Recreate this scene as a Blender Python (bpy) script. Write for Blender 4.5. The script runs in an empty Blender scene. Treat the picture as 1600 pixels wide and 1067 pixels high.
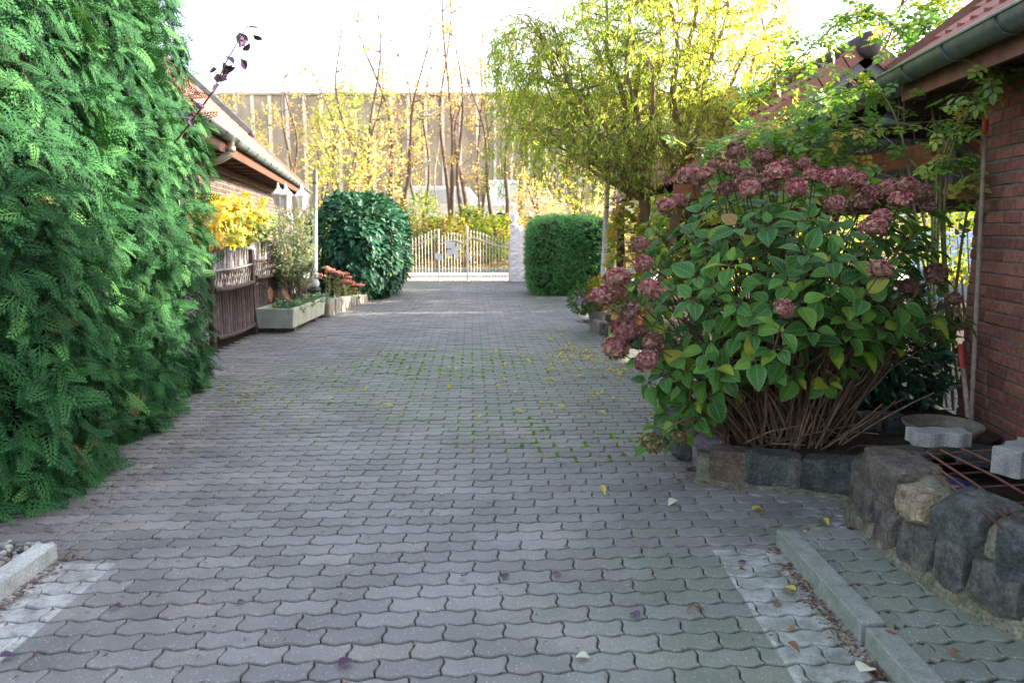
import bpy, math, random
import numpy as np
from mathutils import Vector, Matrix, noise
rng = np.random.default_rng(11); random.seed(11)
sc = bpy.context.scene
COL = sc.collection
PI = math.pi
# ---------------------------------------------------------------- camera model (pixels of the 1600 px photo -> points in metres)
FPX, CX, CY, CAMH = 1200.0, 800.0, 533.5, 1.5
PITCH = math.atan(178/1200)
def ray(x, y):
    u = (x-CX)/FPX; v = -(y-CY)/FPX
    return u, math.cos(PITCH)+v*math.sin(PITCH), -math.sin(PITCH)+v*math.cos(PITCH)
def gp(x, y, z=0.0):
    r = ray(x, y); t = (z-CAMH)/r[2]
    return np.array([r[0]*t, r[1]*t, z])
def at(x, y, Y):
    r = ray(x, y); t = Y/r[1]
    return np.array([r[0]*t, Y, CAMH+r[2]*t])
# ---------------------------------------------------------------- mesh builder
def group(F):
    if isinstance(F, dict): return F
    d = {}
    for f in F: d.setdefault(len(f), []).append(f)
    return {k: np.array(v, dtype=np.int64) for k, v in d.items()}
class MB:
    def __init__(s): s.V = []; s.R = []; s.L = []; s.F = {}; s.n = 0
    def add(s, V, F, m=0, r=0.5, lc=None):
        V = np.asarray(V, dtype=float).reshape(-1, 3); n = len(V)
        s.V.append(V)
        s.R.append(np.broadcast_to(np.asarray(r, dtype=float), (n,)).copy())
        s.L.append(np.zeros((n, 3)) if lc is None else np.asarray(lc, dtype=float))
        for k, a in group(F).items():
            s.F.setdefault(k, []).append((a+s.n, m))
        s.n += n
        return s
    def inst(s, tpl, P, M, r=None, m=0):
        V, F = tpl[0], group(tpl[1]); lc = tpl[2] if len(tpl) > 2 else V
        P = np.asarray(P, float).reshape(-1, 3); N = len(P); n = len(V)
        if N == 0: return s
        W = np.einsum('nij,vj->nvi', M, V)+P[:, None, :]
        if r is None: r = rng.random(N)
        off = (np.arange(N)*n)[:, None, None]
        FF = {k: (a[None]+off).reshape(-1, k) for k, a in F.items()}
        return s.add(W.reshape(-1, 3), FF, m, np.repeat(r, n), np.tile(lc, (N, 1)))
    def box(s, c, size, rz=0.0, m=0, r=0.5, R=None, taper=1.0):
        x, y, z = (q/2 for q in size)
        V = np.array([[-x,-y,-z],[x,-y,-z],[x,y,-z],[-x,y,-z],[-x*taper,-y*taper,z],[x*taper,-y*taper,z],[x*taper,y*taper,z],[-x*taper,y*taper,z]])
        if R is None:
            ca, sa = math.cos(rz), math.sin(rz); R = np.array([[ca,-sa,0],[sa,ca,0],[0,0,1]])
        V = V @ np.asarray(R).T+np.asarray(c, float)
        return s.add(V, [(0,3,2,1),(4,5,6,7),(0,1,5,4),(1,2,6,5),(2,3,7,6),(3,0,4,7)], m, r)
    def bar(s, p, q, w, h, m=0, r=0.5, up=(0,0,1)):
        p = np.asarray(p, float); q = np.asarray(q, float); d = q-p; L = np.linalg.norm(d); d = d/L
        x = np.cross(d, up); x /= np.linalg.norm(x); z = np.cross(x, d)
        return s.box((p+q)/2, (w, L, h), m=m, r=r, R=np.stack([x, d, z], 1))
    def tube(s, pts, rad, n=6, m=0, r=0.5, cap=True):
        pts = np.asarray(pts, float); K = len(pts)
        rad = np.broadcast_to(np.asarray(rad, float), (K,))
        T = np.gradient(pts, axis=0); T /= np.linalg.norm(T, axis=1)[:, None]+1e-9
        ref = np.array([0.31, 0.17, 0.93]) if abs(T[0][2]) < .8 else np.array([0.9, 0.3, 0.1])
        X = np.cross(T, ref); X /= np.linalg.norm(X, axis=1)[:, None]+1e-9
        Y = np.cross(T, X)
        a = np.arange(n)*2*PI/n
        V = pts[:, None]+rad[:, None, None]*(np.cos(a)[None, :, None]*X[:, None]+np.sin(a)[None, :, None]*Y[:, None])
        F = []
        for i in range(K-1):
            for j in range(n):
                F.append((i*n+j, i*n+(j+1) % n, (i+1)*n+(j+1) % n, (i+1)*n+j))
        if cap and n > 3:
            F.append(tuple(range(n))); F.append(tuple((K-1)*n+j for j in range(n-1, -1, -1)))
        lc = np.zeros((K*n, 3)); lc[:, 1] = np.repeat(np.linspace(0, 1, K), n)
        return s.add(V.reshape(-1, 3), F, m, r, lc)
    def lathe(s, prof, c, n=20, m=0, r=0.5, R=None, cap=True):
        prof = np.asarray(prof, float); K = len(prof); a = np.arange(n)*2*PI/n
        V = np.stack([prof[:, 0][:, None]*np.cos(a), prof[:, 0][:, None]*np.sin(a), np.repeat(prof[:, 1][:, None], n, 1)], -1).reshape(-1, 3)
        if R is not None: V = V @ np.asarray(R).T
        V = V+np.asarray(c, float)
        F = [(i*n+j, i*n+(j+1) % n, (i+1)*n+(j+1) % n, (i+1)*n+j) for i in range(K-1) for j in range(n)]
        if cap: F.append(tuple(range(n-1, -1, -1))); F.append(tuple((K-1)*n+j for j in range(n)))
        return s.add(V, F, m, r)
    def prism(s, poly, t, O=(0,0,0), X=(1,0,0), Y=(0,1,0), m=0, r=0.5):
        """polygon in the plane O + x X + y Y, thickened by t along X x Y"""
        poly = np.asarray(poly, float); n = len(poly); X = np.asarray(X, float); Y = np.asarray(Y, float); Z = np.cross(X, Y)
        A = np.asarray(O, float)+poly[:, :1]*X+poly[:, 1:2]*Y
        V = np.concatenate([A, A+Z*t])
        F = [tuple(range(n-1, -1, -1)), tuple(range(n, 2*n))]+[(i, (i+1) % n, n+(i+1) % n, n+i) for i in range(n)]
        return s.add(V, F, m, r)
    def sweep(s, prof, p, q, X, Z, m=0, r=0.5):
        """open profile (x along X, y along Z) swept from p to q"""
        prof = np.asarray(prof, float); X = np.asarray(X, float); Z = np.asarray(Z, float); n = len(prof)
        S = prof[:, :1]*X+prof[:, 1:2]*Z
        V = np.concatenate([S+np.asarray(p, float), S+np.asarray(q, float)])
        return s.add(V, [(i, i+1, n+i+1, n+i) for i in range(n-1)], m, r)
    def build(s, name, mats, parent=None, smooth=False, bevel=0.0, solid=0.0, loc=None):
        me = bpy.data.meshes.new(name)
        V = np.concatenate(s.V) if s.V else np.zeros((0, 3))
        me.vertices.add(len(V)); me.vertices.foreach_set('co', V.astype(np.float32).ravel())
        loops = []; starts = []; mi = []; pos = 0
        for k, lst in s.F.items():
            for a, m in lst:
                loops.append(a.ravel()); starts.append(pos+np.arange(len(a))*k); mi.append(np.full(len(a), m)); pos += a.size
        loops = np.concatenate(loops); starts = np.concatenate(starts); mi = np.concatenate(mi)
        me.loops.add(len(loops)); me.loops.foreach_set('vertex_index', loops.astype(np.int32))
        me.polygons.add(len(starts)); me.polygons.foreach_set('loop_start', starts.astype(np.int32))
        if not isinstance(mats, (list, tuple)): mats = [mats]
        for m in mats: me.materials.append(m)
        me.polygons.foreach_set('material_index', mi.astype(np.int32))
        me.polygons.foreach_set('use_smooth', np.full(len(starts), bool(smooth)))
        a = me.attributes.new('rnd', 'FLOAT', 'POINT'); a.data.foreach_set('value', np.concatenate(s.R).astype(np.float32))
        a = me.attributes.new('lc', 'FLOAT_VECTOR', 'POINT'); a.data.foreach_set('vector', np.concatenate(s.L).astype(np.float32).ravel())
        me.update(calc_edges=True)
        o = bpy.data.objects.new(name, me); COL.objects.link(o)
        if loc is not None: o.location = loc
        if solid:
            md = o.modifiers.new('solid', 'SOLIDIFY'); md.thickness = solid; md.offset = 0
        if bevel:
            md = o.modifiers.new('bevel', 'BEVEL'); md.width = bevel; md.segments = 2; md.limit_method = 'ANGLE'; md.angle_limit = math.radians(40)
        if parent is not None: hang(o, parent)
        return o
def hang(o, parent):
    o.parent = parent
    if parent.type == 'EMPTY': o.matrix_parent_inverse = Matrix.Translation(-parent.location)   # parts are modelled in world metres
def tag(o, label=None, cat=None, group=None, kind=None):
    if label: o['label'] = label
    if cat: o['category'] = cat
    if group: o['group'] = group
    if kind: o['kind'] = kind
    return o
def thing(name, loc, label, cat, group=None):
    o = bpy.data.objects.new(name, None); COL.objects.link(o); o.location = loc
    o.empty_display_size = .1
    return tag(o, label, cat, group)
def copy_tree(o, parent=None):
    c = o.copy(); COL.objects.link(c)
    if parent is not None: c.parent = parent
    c.matrix_parent_inverse = o.matrix_parent_inverse.copy()
    for ch in list(o.children): copy_tree(ch, c)
    return c
def norm(a): return a/(np.linalg.norm(a, axis=-1, keepdims=True)+1e-9)
def frames(d, up, s):
    """(N,3,3) matrices: template +Y -> d, +Z as near as possible to up, scaled by s"""
    d = norm(np.asarray(d, float)); up = np.asarray(up, float)*np.ones_like(d)
    X = norm(np.cross(d, up)); Z = np.cross(X, d)
    return np.stack([X, d, Z], -1)*np.asarray(s, float).reshape(-1, 1, 1)
def rdir(n): return norm(rng.normal(size=(n, 3)))
def lump(P, f=1.0):
    x, y, z = (P*f).T
    return (np.sin(1.7*x+2.3*y+.4)+np.sin(2.9*y-1.3*z+1.7)+np.sin(2.1*z+1.9*x+3.1)+.6*np.sin(4.7*x-3.9*z+.3)+.6*np.sin(5.3*y+4.1*x))/4.2
def fbm(v, s): return noise.noise(Vector(v)*s)
# ---------------------------------------------------------------- materials
class Mat:
    def __init__(s, name):
        s.m = bpy.data.materials.new(name); s.m.use_nodes = True; s.t = s.m.node_tree; s.t.nodes.clear()
        s.out = s.t.nodes.new('ShaderNodeOutputMaterial')
    def n(s, typ, ins=None, **pr):
        nd = s.t.nodes.new('ShaderNode'+typ)
        for k, v in pr.items(): setattr(nd, k, v)
        for k, v in (ins or {}).items():
            sk = nd.inputs[k]
            if hasattr(v, 'is_output'): s.t.links.new(v, sk)
            elif isinstance(v, (tuple, list)) and len(v) == 3 and sk.type == 'RGBA': sk.default_value = (*v, 1)
            else: sk.default_value = v
        return nd
    def coord(s): return s.n('TexCoord').outputs['Object']
    def attr(s, name, o='Fac'): return s.n('Attribute', attribute_name=name).outputs[o]
    def island(s): return s.n('NewGeometry').outputs['Random Per Island']
    def noise(s, scale, detail=4, vec=None, rough=.6):
        return s.n('TexNoise', {'Vector': vec if vec is not None else s.coord(), 'Scale': scale, 'Detail': detail, 'Roughness': rough}).outputs['Fac']
    def ramp(s, fac, stops, interp='LINEAR'):
        nd = s.n('ValToRGB', {'Fac': fac}); cr = nd.color_ramp; cr.interpolation = interp
        while len(cr.elements) < len(stops): cr.elements.new(.5)
        for e, (p, c) in zip(cr.elements, stops):
            e.position = p; e.color = (*c, 1) if not isinstance(c, (int, float)) else (c, c, c, 1)
        return nd.outputs['Color']
    def mix(s, f, a, b, mode='MIX'):
        nd = s.n('Mix', data_type='RGBA', blend_type=mode)
        for i, v in ((0, f), (6, a), (7, b)):
            sk = nd.inputs[i]
            if hasattr(v, 'is_output'): s.t.links.new(v, sk)
            elif i == 0: sk.default_value = v
            else: sk.default_value = (*v, 1)
        return nd.outputs[2]
    def math(s, op, a, b=0.0, c=0.0, clamp=False):
        nd = s.n('Math', operation=op, use_clamp=clamp)
        for i, v in enumerate((a, b, c)):
            if hasattr(v, 'is_output'): s.t.links.new(v, nd.inputs[i])
            else: nd.inputs[i].default_value = v
        return nd.outputs[0]
    def bump(s, h, strength=.3, dist=.01):
        return s.n('Bump', {'Height': h, 'Strength': strength, 'Distance': dist}).outputs['Normal']
    def pbr(s, col, rough=.7, spec=.4, metal=0.0, normal=None, **k):
        ins = {'Base Color': col, 'Roughness': rough, 'Specular IOR Level': spec, 'Metallic': metal}
        if normal is not None: ins['Normal'] = normal
        ins.update(k)
        return s.n('BsdfPrincipled', ins).outputs[0]
    def end(s, sh):
        s.t.links.new(sh, s.out.inputs['Surface']); return s.m
def solid(name, c1, c2=None, scale=8, rough=.7, spec=.4, bump=.2, dist=.01, metal=0.0, fine=60, speck=.25, isl=0.0):
    """two-tone noise with fine grain and bump; isl = brightness change from piece to piece"""
    M = Mat(name); c2 = c2 or tuple(x*.65 for x in c1)
    f = M.ramp(M.noise(scale), [(.35, 0), (.65, 1)])
    col = M.mix(f, c1, c2)
    g = M.noise(fine, 3)
    col = M.mix(speck, col, M.ramp(g, [(.3, .15), (.7, .9)]), 'OVERLAY')
    if isl: col = M.mix(isl, col, M.ramp(M.island(), [(0, .1), (1, .9)]), 'OVERLAY')
    h = M.math('ADD', M.noise(scale*2, 6), M.math('MULTIPLY', g, .4))
    return M.end(M.pbr(col, rough, spec, metal, M.bump(h, bump, dist)))
def leafm(name, stops, trans=.35, rough=.45, spec=.4, edge=None, vein=0.0, tcol=1.6):
    M = Mat(name)
    col = M.ramp(M.attr('rnd'), stops)
    col = M.mix(.35, col, M.ramp(M.noise(14, 2), [(.3, .25), (.7, .75)]), 'OVERLAY')
    nrm = None
    if edge or vein:
        sx = M.n('SeparateXYZ', {'Vector': M.attr('lc', 'Vector')})
        ax = M.math('ABSOLUTE', sx.outputs[0])
        if edge:
            e = M.ramp(ax, [(.62, 0), (1, .75)])
            col = M.mix(e, col, edge)
        if vein:
            w = M.math('SINE', M.math('MULTIPLY', M.math('SUBTRACT', sx.outputs[1], M.math('MULTIPLY', ax, .22)), 48))
            mid = M.ramp(ax, [(0, 1), (.09, 0)])
            v = M.math('MAXIMUM', M.ramp(w, [(.82, 0), (1, .6)]), mid)
            col = M.mix(M.math('MULTIPLY', v, vein), col, tuple(min(1, c*2.2+.03) for c in stops[len(stops)//2][1]))
            nrm = M.bump(M.math('SUBTRACT', M.math('MULTIPLY', w, .5), mid), .35, .004)
    a = M.pbr(col, rough, spec, 0, nrm)
    t = M.n('BsdfTranslucent', {'Color': M.mix(1.0, col, (tcol, tcol*.95, tcol*.5), 'MULTIPLY')}).outputs[0]
    return M.end(M.n('MixShader', {'Fac': trans, 1: a, 2: t}).outputs[0])
m_kerb = solid('kerb concrete', (.20,.21,.19), (.13,.15,.12), 14, .85, .3, .5, .004, fine=160, speck=.5)
m_concrete = solid('trough concrete', (.36,.36,.31), (.22,.24,.19), 5, .9, .2, .5, .006, fine=120, speck=.4)
m_block = solid('grey block concrete', (.21,.21,.20), (.14,.14,.135), 9, .9, .2, .6, .004, fine=150, speck=.5)
m_whitem = solid('white metal', (.78,.78,.76), (.66,.67,.66), 6, .4, .5, .05, fine=40, speck=.1)
m_whitewall = solid('white render', (.80,.80,.79), (.70,.70,.70), 4, .9, .2, .6, .03, fine=25, speck=.1)
m_gate = solid('creamy gate paint', (.66,.63,.55), (.50,.47,.40), 6, .5, .4, .05, fine=40, speck=.15)
m_pole = solid('grey white pole paint', (.60,.62,.64), (.42,.43,.44), 9, .45, .5, .1, fine=60, speck=.15)
m_black = solid('black iron', (.025,.027,.03), (.04,.04,.045), 10, .5, .5, .2)
m_wood = solid('dark fence wood', (.080,.056,.052), (.040,.029,.028), 9, .8, .2, .5, .006, isl=.5)
m_wattle = solid('bleached wattle sticks', (.27,.245,.24), (.14,.125,.12), 20, .85, .2, .4, .004, isl=.6)
m_beam = solid('stained timber', (.26,.090,.030), (.15,.05,.02), 6, .6, .3, .3, .004)
m_zincd = solid('dull dark zinc', (.085,.11,.105), (.055,.07,.07), 7, .5, .4, .1, .002, metal=.3)
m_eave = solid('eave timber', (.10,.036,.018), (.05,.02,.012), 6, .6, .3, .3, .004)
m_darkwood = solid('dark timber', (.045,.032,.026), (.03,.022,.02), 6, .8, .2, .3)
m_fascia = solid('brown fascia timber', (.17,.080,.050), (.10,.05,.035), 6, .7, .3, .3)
m_zinc = solid('weathered zinc', (.13,.175,.17), (.085,.115,.115), 7, .38, .5, .1, .002, metal=.55, fine=60, speck=.3)
m_zincl = solid('pale zinc', (.42,.36,.27), (.30,.27,.22), 9, .4, .5, .1, .002, metal=.4)
m_soil = solid('dark soil', (.035,.028,.022), (.060,.045,.032), 9, .95, .1, 1, .03, fine=70, speck=.6)
m_mortar = solid('mossy mortar', (.165,.155,.118), (.080,.080,.048), 13, .95, .1, 1, .02, fine=80, speck=.6)
m_bark = solid('brown bark', (.16,.105,.075), (.08,.055,.042), 12, .9, .2, .8, .02)
m_willowbark = solid('willow bark', (.26,.17,.11), (.16,.12,.07), 9, .85, .2, .7, .015)
m_stem = solid('hydrangea stem', (.15,.095,.062), (.075,.048,.034), 18, .8, .2, .4, .004, isl=.5)
m_greenstem = solid('rose stem', (.10,.12,.045), (.12,.08,.05), 15, .6, .4, .2)
m_terra = solid('terracotta', (.42,.15,.075), (.30,.12,.07), 8, .8, .2, .2)
m_rust = solid('rusty steel', (.13,.055,.035), (.07,.035,.03), 30, .8, .3, .4, .002)
m_bluep = solid('blue plastic', (.012,.022,.14), (.012,.02,.10), 6, .35, .5, .05)
m_red = solid('red paint', (.42,.04,.022), (.28,.03,.02), 20, .5, .4, .1)
m_handle = solid('grey ash handle', (.30,.25,.20), (.19,.15,.12), 20, .7, .3, .3, .002)
m_bowl = solid('old stone bowl', (.19,.18,.145), (.11,.11,.08), 14, .9, .2, .6, .006)
m_asphalt = solid('pale asphalt road', (.34,.33,.31), (.26,.25,.24), 3, .9, .2, .3, fine=120)
m_tilered = solid('red clay tile', (.30,.115,.085), (.19,.075,.06), 3, .65, .4, .3, .004, fine=40)
m_tilebrown = solid('brown red clay tile', (.27,.12,.105), (.18,.085,.08), 3, .7, .3, .3, .004)
m_verge = solid('pale verge trim', (.55,.42,.30), (.4,.3,.22), 4, .6, .3, .1)
m_glass = None
def mk_glass():
    M = Mat('window glass'); return M.end(M.pbr((.05,.06,.07), .08, .6))
m_glass = mk_glass()
m_pane = solid('milky lantern glass', (.55,.57,.58), (.42,.44,.45), 8, .15, .6, .02)
m_boards = solid('grey gable boards', (.17,.16,.17), (.11,.10,.11), 8, .85, .2, .4, isl=.5)
m_slat = solid('grey weathered boards', (.21,.20,.21), (.14,.13,.14), 8, .85, .2, .4, isl=.3)
def brickm(name, c, mort):
    M = Mat(name)
    col = M.ramp(M.island(), [(0, tuple(x*.62 for x in c)), (.35, c), (.7, (c[0]*1.12, c[1]*1.2, c[2]*1.15)), (1, (c[0]*.8, c[1]*.72, c[2]*.8))])
    col = M.mix(.5, col, M.ramp(M.noise(22, 6), [(.3, .2), (.7, .8)]), 'OVERLAY')
    col = M.mix(M.ramp(M.noise(7, 5), [(.62, 0), (.75, .5)]), col, mort)
    h = M.math('ADD', M.noise(45, 6), M.math('MULTIPLY', M.noise(12, 3), 1.2))
    return M.end(M.pbr(col, .85, .25, 0, M.bump(h, .9, .012)))
m_brick = brickm('red brick', (.225,.098,.072), (.20,.165,.14))
m_brickb = brickm('brown brick', (.070,.047,.041), (.085,.068,.06))
m_mort = solid('grey wall mortar', (.17,.155,.13), (.11,.10,.09), 12, .95, .1, .9, .01)
def stonem():
    M = Mat('basalt field stone')
    col = M.ramp(M.attr('rnd'), [(0, (.045,.055,.055)), (.35, (.075,.085,.080)), (.6, (.115,.104,.088)), (.8, (.13,.092,.068)), (.93, (.32,.25,.17)), (1, (.17,.14,.165))])
    col = M.mix(.9, col, M.ramp(M.noise(11, 9, rough=.75), [(.30, .08), (.70, .92)]), 'OVERLAY')
    col = M.mix(.5, col, M.ramp(M.noise(70, 4), [(.3, .1), (.7, .9)]), 'OVERLAY')
    col = M.mix(M.ramp(M.noise(17, 5), [(.56, 0), (.72, .6)]), col, (.17,.165,.11))
    col = M.mix(M.ramp(M.noise(6, 6), [(.6, 0), (.72, .55)]), col, (.26,.27,.25))
    h = M.math('ADD', M.noise(14, 8, rough=.7), M.math('MULTIPLY', M.noise(90, 3), .25))
    return M.end(M.pbr(col, .8, .35, 0, M.bump(h, 1.0, .06)))
m_stone = stonem()
def paverm():
    M = Mat('grey wave pavers')
    co = M.coord(); xyz = M.n('SeparateXYZ', {'Vector': co}); x, y = xyz.outputs[0], xyz.outputs[1]
    col = M.ramp(M.island(), [(0, (.124,.119,.117)), (.4, (.146,.140,.138)), (.75, (.163,.157,.155)), (.93, (.183,.176,.173)), (1, (.160,.146,.130))])
    col = M.mix(.55, col, M.ramp(M.noise(2.2, 5), [(.3, .3), (.7, .72)]), 'OVERLAY')
    # algae film: foreground right, middle patch, by the right beds
    def blob(cx, cy, rx, ry):
        a = M.math('DIVIDE', M.math('SUBTRACT', x, cx), rx); b = M.math('DIVIDE', M.math('SUBTRACT', y, cy), ry)
        d = M.math('ADD', M.math('MULTIPLY', a, a), M.math('MULTIPLY', b, b))
        return M.math('SUBTRACT', 1.0, d, clamp=True)
    alg = M.math('MAXIMUM', M.math('MAXIMUM', blob(1.3, 2.5, 1.6, 1.7), blob(1.75, 2.7, .8, 1.6)), M.math('MAXIMUM', blob(-.3, 8.0, 2.4, 3.2), M.math('MAXIMUM', blob(1.0, 10.6, 1.3, 1.3), M.math('MAXIMUM', blob(.9, 17.5, 1.3, 3.2), blob(-2.6, 19.5, 1.2, 2.5)))))
    alg = M.math('MULTIPLY', alg, M.ramp(M.noise(1.7, 6, rough=.7), [(.3, .1), (.65, 1)]))
    col = M.mix(M.math('MULTIPLY', alg, .66), col, (.092,.145,.066))
    # worn white paint along both kerbs
    def band(v, a, b):
        return M.math('MULTIPLY', M.math('GREATER_THAN', v, a), M.math('LESS_THAN', v, b))
    wob = M.math('MULTIPLY', M.math('SUBTRACT', M.noise(6, 2), .5), .012)
    xw = M.math('ADD', x, wob)
    pl = M.math('MULTIPLY', band(xw, -2.12, -1.79), M.math('LESS_THAN', y, 3.29))
    pr = M.math('MULTIPLY', band(xw, .945, 1.27), M.math('LESS_THAN', y, 3.44))
    line = M.math('MULTIPLY', band(xw, -1.835, -1.79), M.math('LESS_THAN', y, 3.29))
    line = M.math('MAXIMUM', line, M.math('MULTIPLY', band(xw, .945, .965), M.math('LESS_THAN', y, 3.44)))
    wear = M.ramp(M.noise(9, 8, rough=.72), [(.40, .06), (.62, .8)])
    paint = M.math('MAXIMUM', M.math('MULTIPLY', M.math('MAXIMUM', M.math('MULTIPLY', pl, .85), M.math('MULTIPLY', pr, .55)), wear), M.math('MULTIPLY', line, M.ramp(M.noise(14, 6, rough=.7), [(.42, 0), (.62, .65)])))
    col = M.mix(paint, col, (.52,.53,.52))
    # pale efflorescence patches
    eff = M.math('MULTIPLY', M.math('MAXIMUM', blob(-2.55, 13.2, .7, .55), blob(1.75, 3.75, .3, .35)), M.ramp(M.noise(8, 6, rough=.75), [(.5, 0), (.62, .7)]))
    col = M.mix(eff, col, (.5,.5,.5))
    stn = M.math('MULTIPLY', M.ramp(M.noise(.9, 5, rough=.65), [(.50, 0), (.66, .55)]), M.ramp(M.noise(6, 5), [(.35, .3), (.6, 1)]))
    col = M.mix(stn, col, (.095,.088,.080))
    dst = M.math('MULTIPLY', M.ramp(M.noise(1.3, 6, M.n('Mapping', {'Vector': co, 'Location': (7, 3, 0)}).outputs[0], .7), [(.52, 0), (.70, .5)]), .8)
    col = M.mix(dst, col, (.27,.25,.225))
    # aggregate
    vor = M.n('TexVoronoi', {'Vector': co, 'Scale': 120.0}).outputs['Distance']
    vc = M.n('TexVoronoi', {'Vector': co, 'Scale': 120.0}).outputs['Color']
    sp = M.math('MULTIPLY', M.math('LESS_THAN', vor, .36), M.ramp(M.n('SeparateXYZ', {'Vector': vc}).outputs[0], [(.72, 0), (.95, .6)]))
    col = M.mix(sp, col, (.42,.41,.40))
    sd = M.math('MULTIPLY', M.math('LESS_THAN', vor, .4), M.ramp(M.n('SeparateXYZ', {'Vector': vc}).outputs[1], [(.7, 0), (.9, .5)]))
    col = M.mix(sd, col, (.07,.07,.075))
    g = M.noise(230, 2)
    col = M.mix(.3, col, M.ramp(g, [(.3, .2), (.7, .8)]), 'OVERLAY')
    h = M.math('ADD', M.math('MULTIPLY', g, .5), M.noise(60, 4))
    return M.end(M.pbr(col, .62, .45, 0, M.bump(h, .45, .004)))
m_paver = paverm()
def jointm():
    M = Mat('joint sand moss and needles')
    co = M.coord(); xyz = M.n('SeparateXYZ', {'Vector': co}); x, y = xyz.outputs[0], xyz.outputs[1]
    col = M.ramp(M.noise(30, 6), [(.3, (.018,.016,.015)), (.5, (.045,.036,.03)), (.7, (.10,.075,.055))])
    a = M.math('DIVIDE', M.math('ADD', x, .6), 2.6); b = M.math('DIVIDE', M.math('SUBTRACT', y, 7.3), 3.4)
    d = M.math('SUBTRACT', 1.15, M.math('ADD', M.math('MULTIPLY', a, a), M.math('MULTIPLY', b, b)), clamp=True)
    f = M.math('MULTIPLY', d, M.ramp(M.noise(2.5, 5), [(.4, 0), (.55, 1)]))
    col = M.mix(f, col, (.12,.24,.02))
    return M.end(M.pbr(col, .95, .1, 0, M.bump(M.noise(90, 4), 1, .01)))
m_joint = jointm()
m_gravel = solid('gravel', (.26,.25,.23), (.14,.135,.125), 30, .85, .3, .4, isl=.8)
# ================================================================= ground, road, pavers
def sheet(name, x0, x1, y0, y1, z, mat, kind='structure', nx=1, ny=1, f=None):
    X, Y = np.meshgrid(np.linspace(x0, x1, nx+1), np.linspace(y0, y1, ny+1)); Z = np.full_like(X, z)
    if f is not None: Z = f(X, Y)
    V = np.stack([X, Y, Z], -1).reshape(-1, 3); w = nx+1
    F = [(j*w+i, j*w+i+1, (j+1)*w+i+1, (j+1)*w+i) for j in range(ny) for i in range(nx)]
    o = MB().add(V, F).build(name, mat, smooth=nx > 1); tag(o, kind=kind); return o
sheet('ground', -350, 350, -40, 600, -.03, m_soil)
sheet('joint_bed', -4.6, 5.2, .6, 21.9, -.017, m_joint)
sheet('road', -60, 60, 21.95, 26.0, -.004, m_asphalt)
kb = MB(); kb.box((0, 26.1, .05), (120, .2, .16)); tag(kb.build('road_kerb', m_kerb), kind='structure')
m_litter = solid('bank of brown leaf litter', (.20,.13,.06), (.075,.058,.032), 2.2, .95, .1, 1, .08, fine=14, speck=.6)
def bank_h(X, Y):
    t = np.clip((Y-27.5)/7.5, 0, 1); t = t*t*(3-2*t)
    return 1.65*t+.12*np.sin(X*.7+Y*.5)*t+.08*np.sin(X*1.9-Y)*np.clip((Y-26.3)/2, 0, 1)+.0
sheet('bank', -60, 60, 26.2, 58, 0, m_litter, nx=120, ny=60, f=bank_h)
def bz(x, y): return float(bank_h(np.array([x], float), np.array([y], float))[0])
# wave pavers: one sheet of real blocks with open joints
PL, PW = .225, .1125
def paver_tpl(nl, ne, inset=.0065):
    a, b, g = .0082, .0062, .0048
    pts = []
    for i in range(nl): s = -PL/2+PL*i/nl; pts.append((s, 'b', i/nl))
    P = []
    def edge(s, t):   # s in -1..1 along, t in 0..1 across
        x = s*(PL/2-g/2)-b*math.sin(2*PI*t); y = (t-.5)*(PW-.0128)+a*math.cos(4*PI*s*.5)
        return x, y
    for i in range(nl): P.append(edge(-1+2*i/nl, 0))
    for i in range(ne): P.append(edge(1, i/ne))
    for i in range(nl): P.append(edge(1-2*i/nl, 1))
    for i in range(ne): P.append(edge(-1, 1-i/ne))
    P = np.array(P); n = len(P)
    t = np.roll(P, -1, 0)-np.roll(P, 1, 0); t /= np.linalg.norm(t, axis=1)[:, None]
    nn = np.stack([t[:, 1], -t[:, 0]], 1)
    I = P-nn*inset
    V = np.concatenate([np.c_[I, np.zeros(n)], np.c_[I+nn*inset*.7, np.full(n, -.002)], np.c_[P, np.full(n, -.009)], np.c_[P, np.full(n, -.04)]])
    F = [tuple(range(n))]
    for k in range(3):
        for i in range(n): F.append((k*n+(i) % n, (k+1)*n+i, (k+1)*n+(i+1) % n, k*n+(i+1) % n))
    return V, F, P
TN = paver_tpl(14, 6); TF = paver_tpl(8, 4)
ANG = math.radians(3.0); ca, sa = math.cos(ANG), math.sin(ANG)
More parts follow.
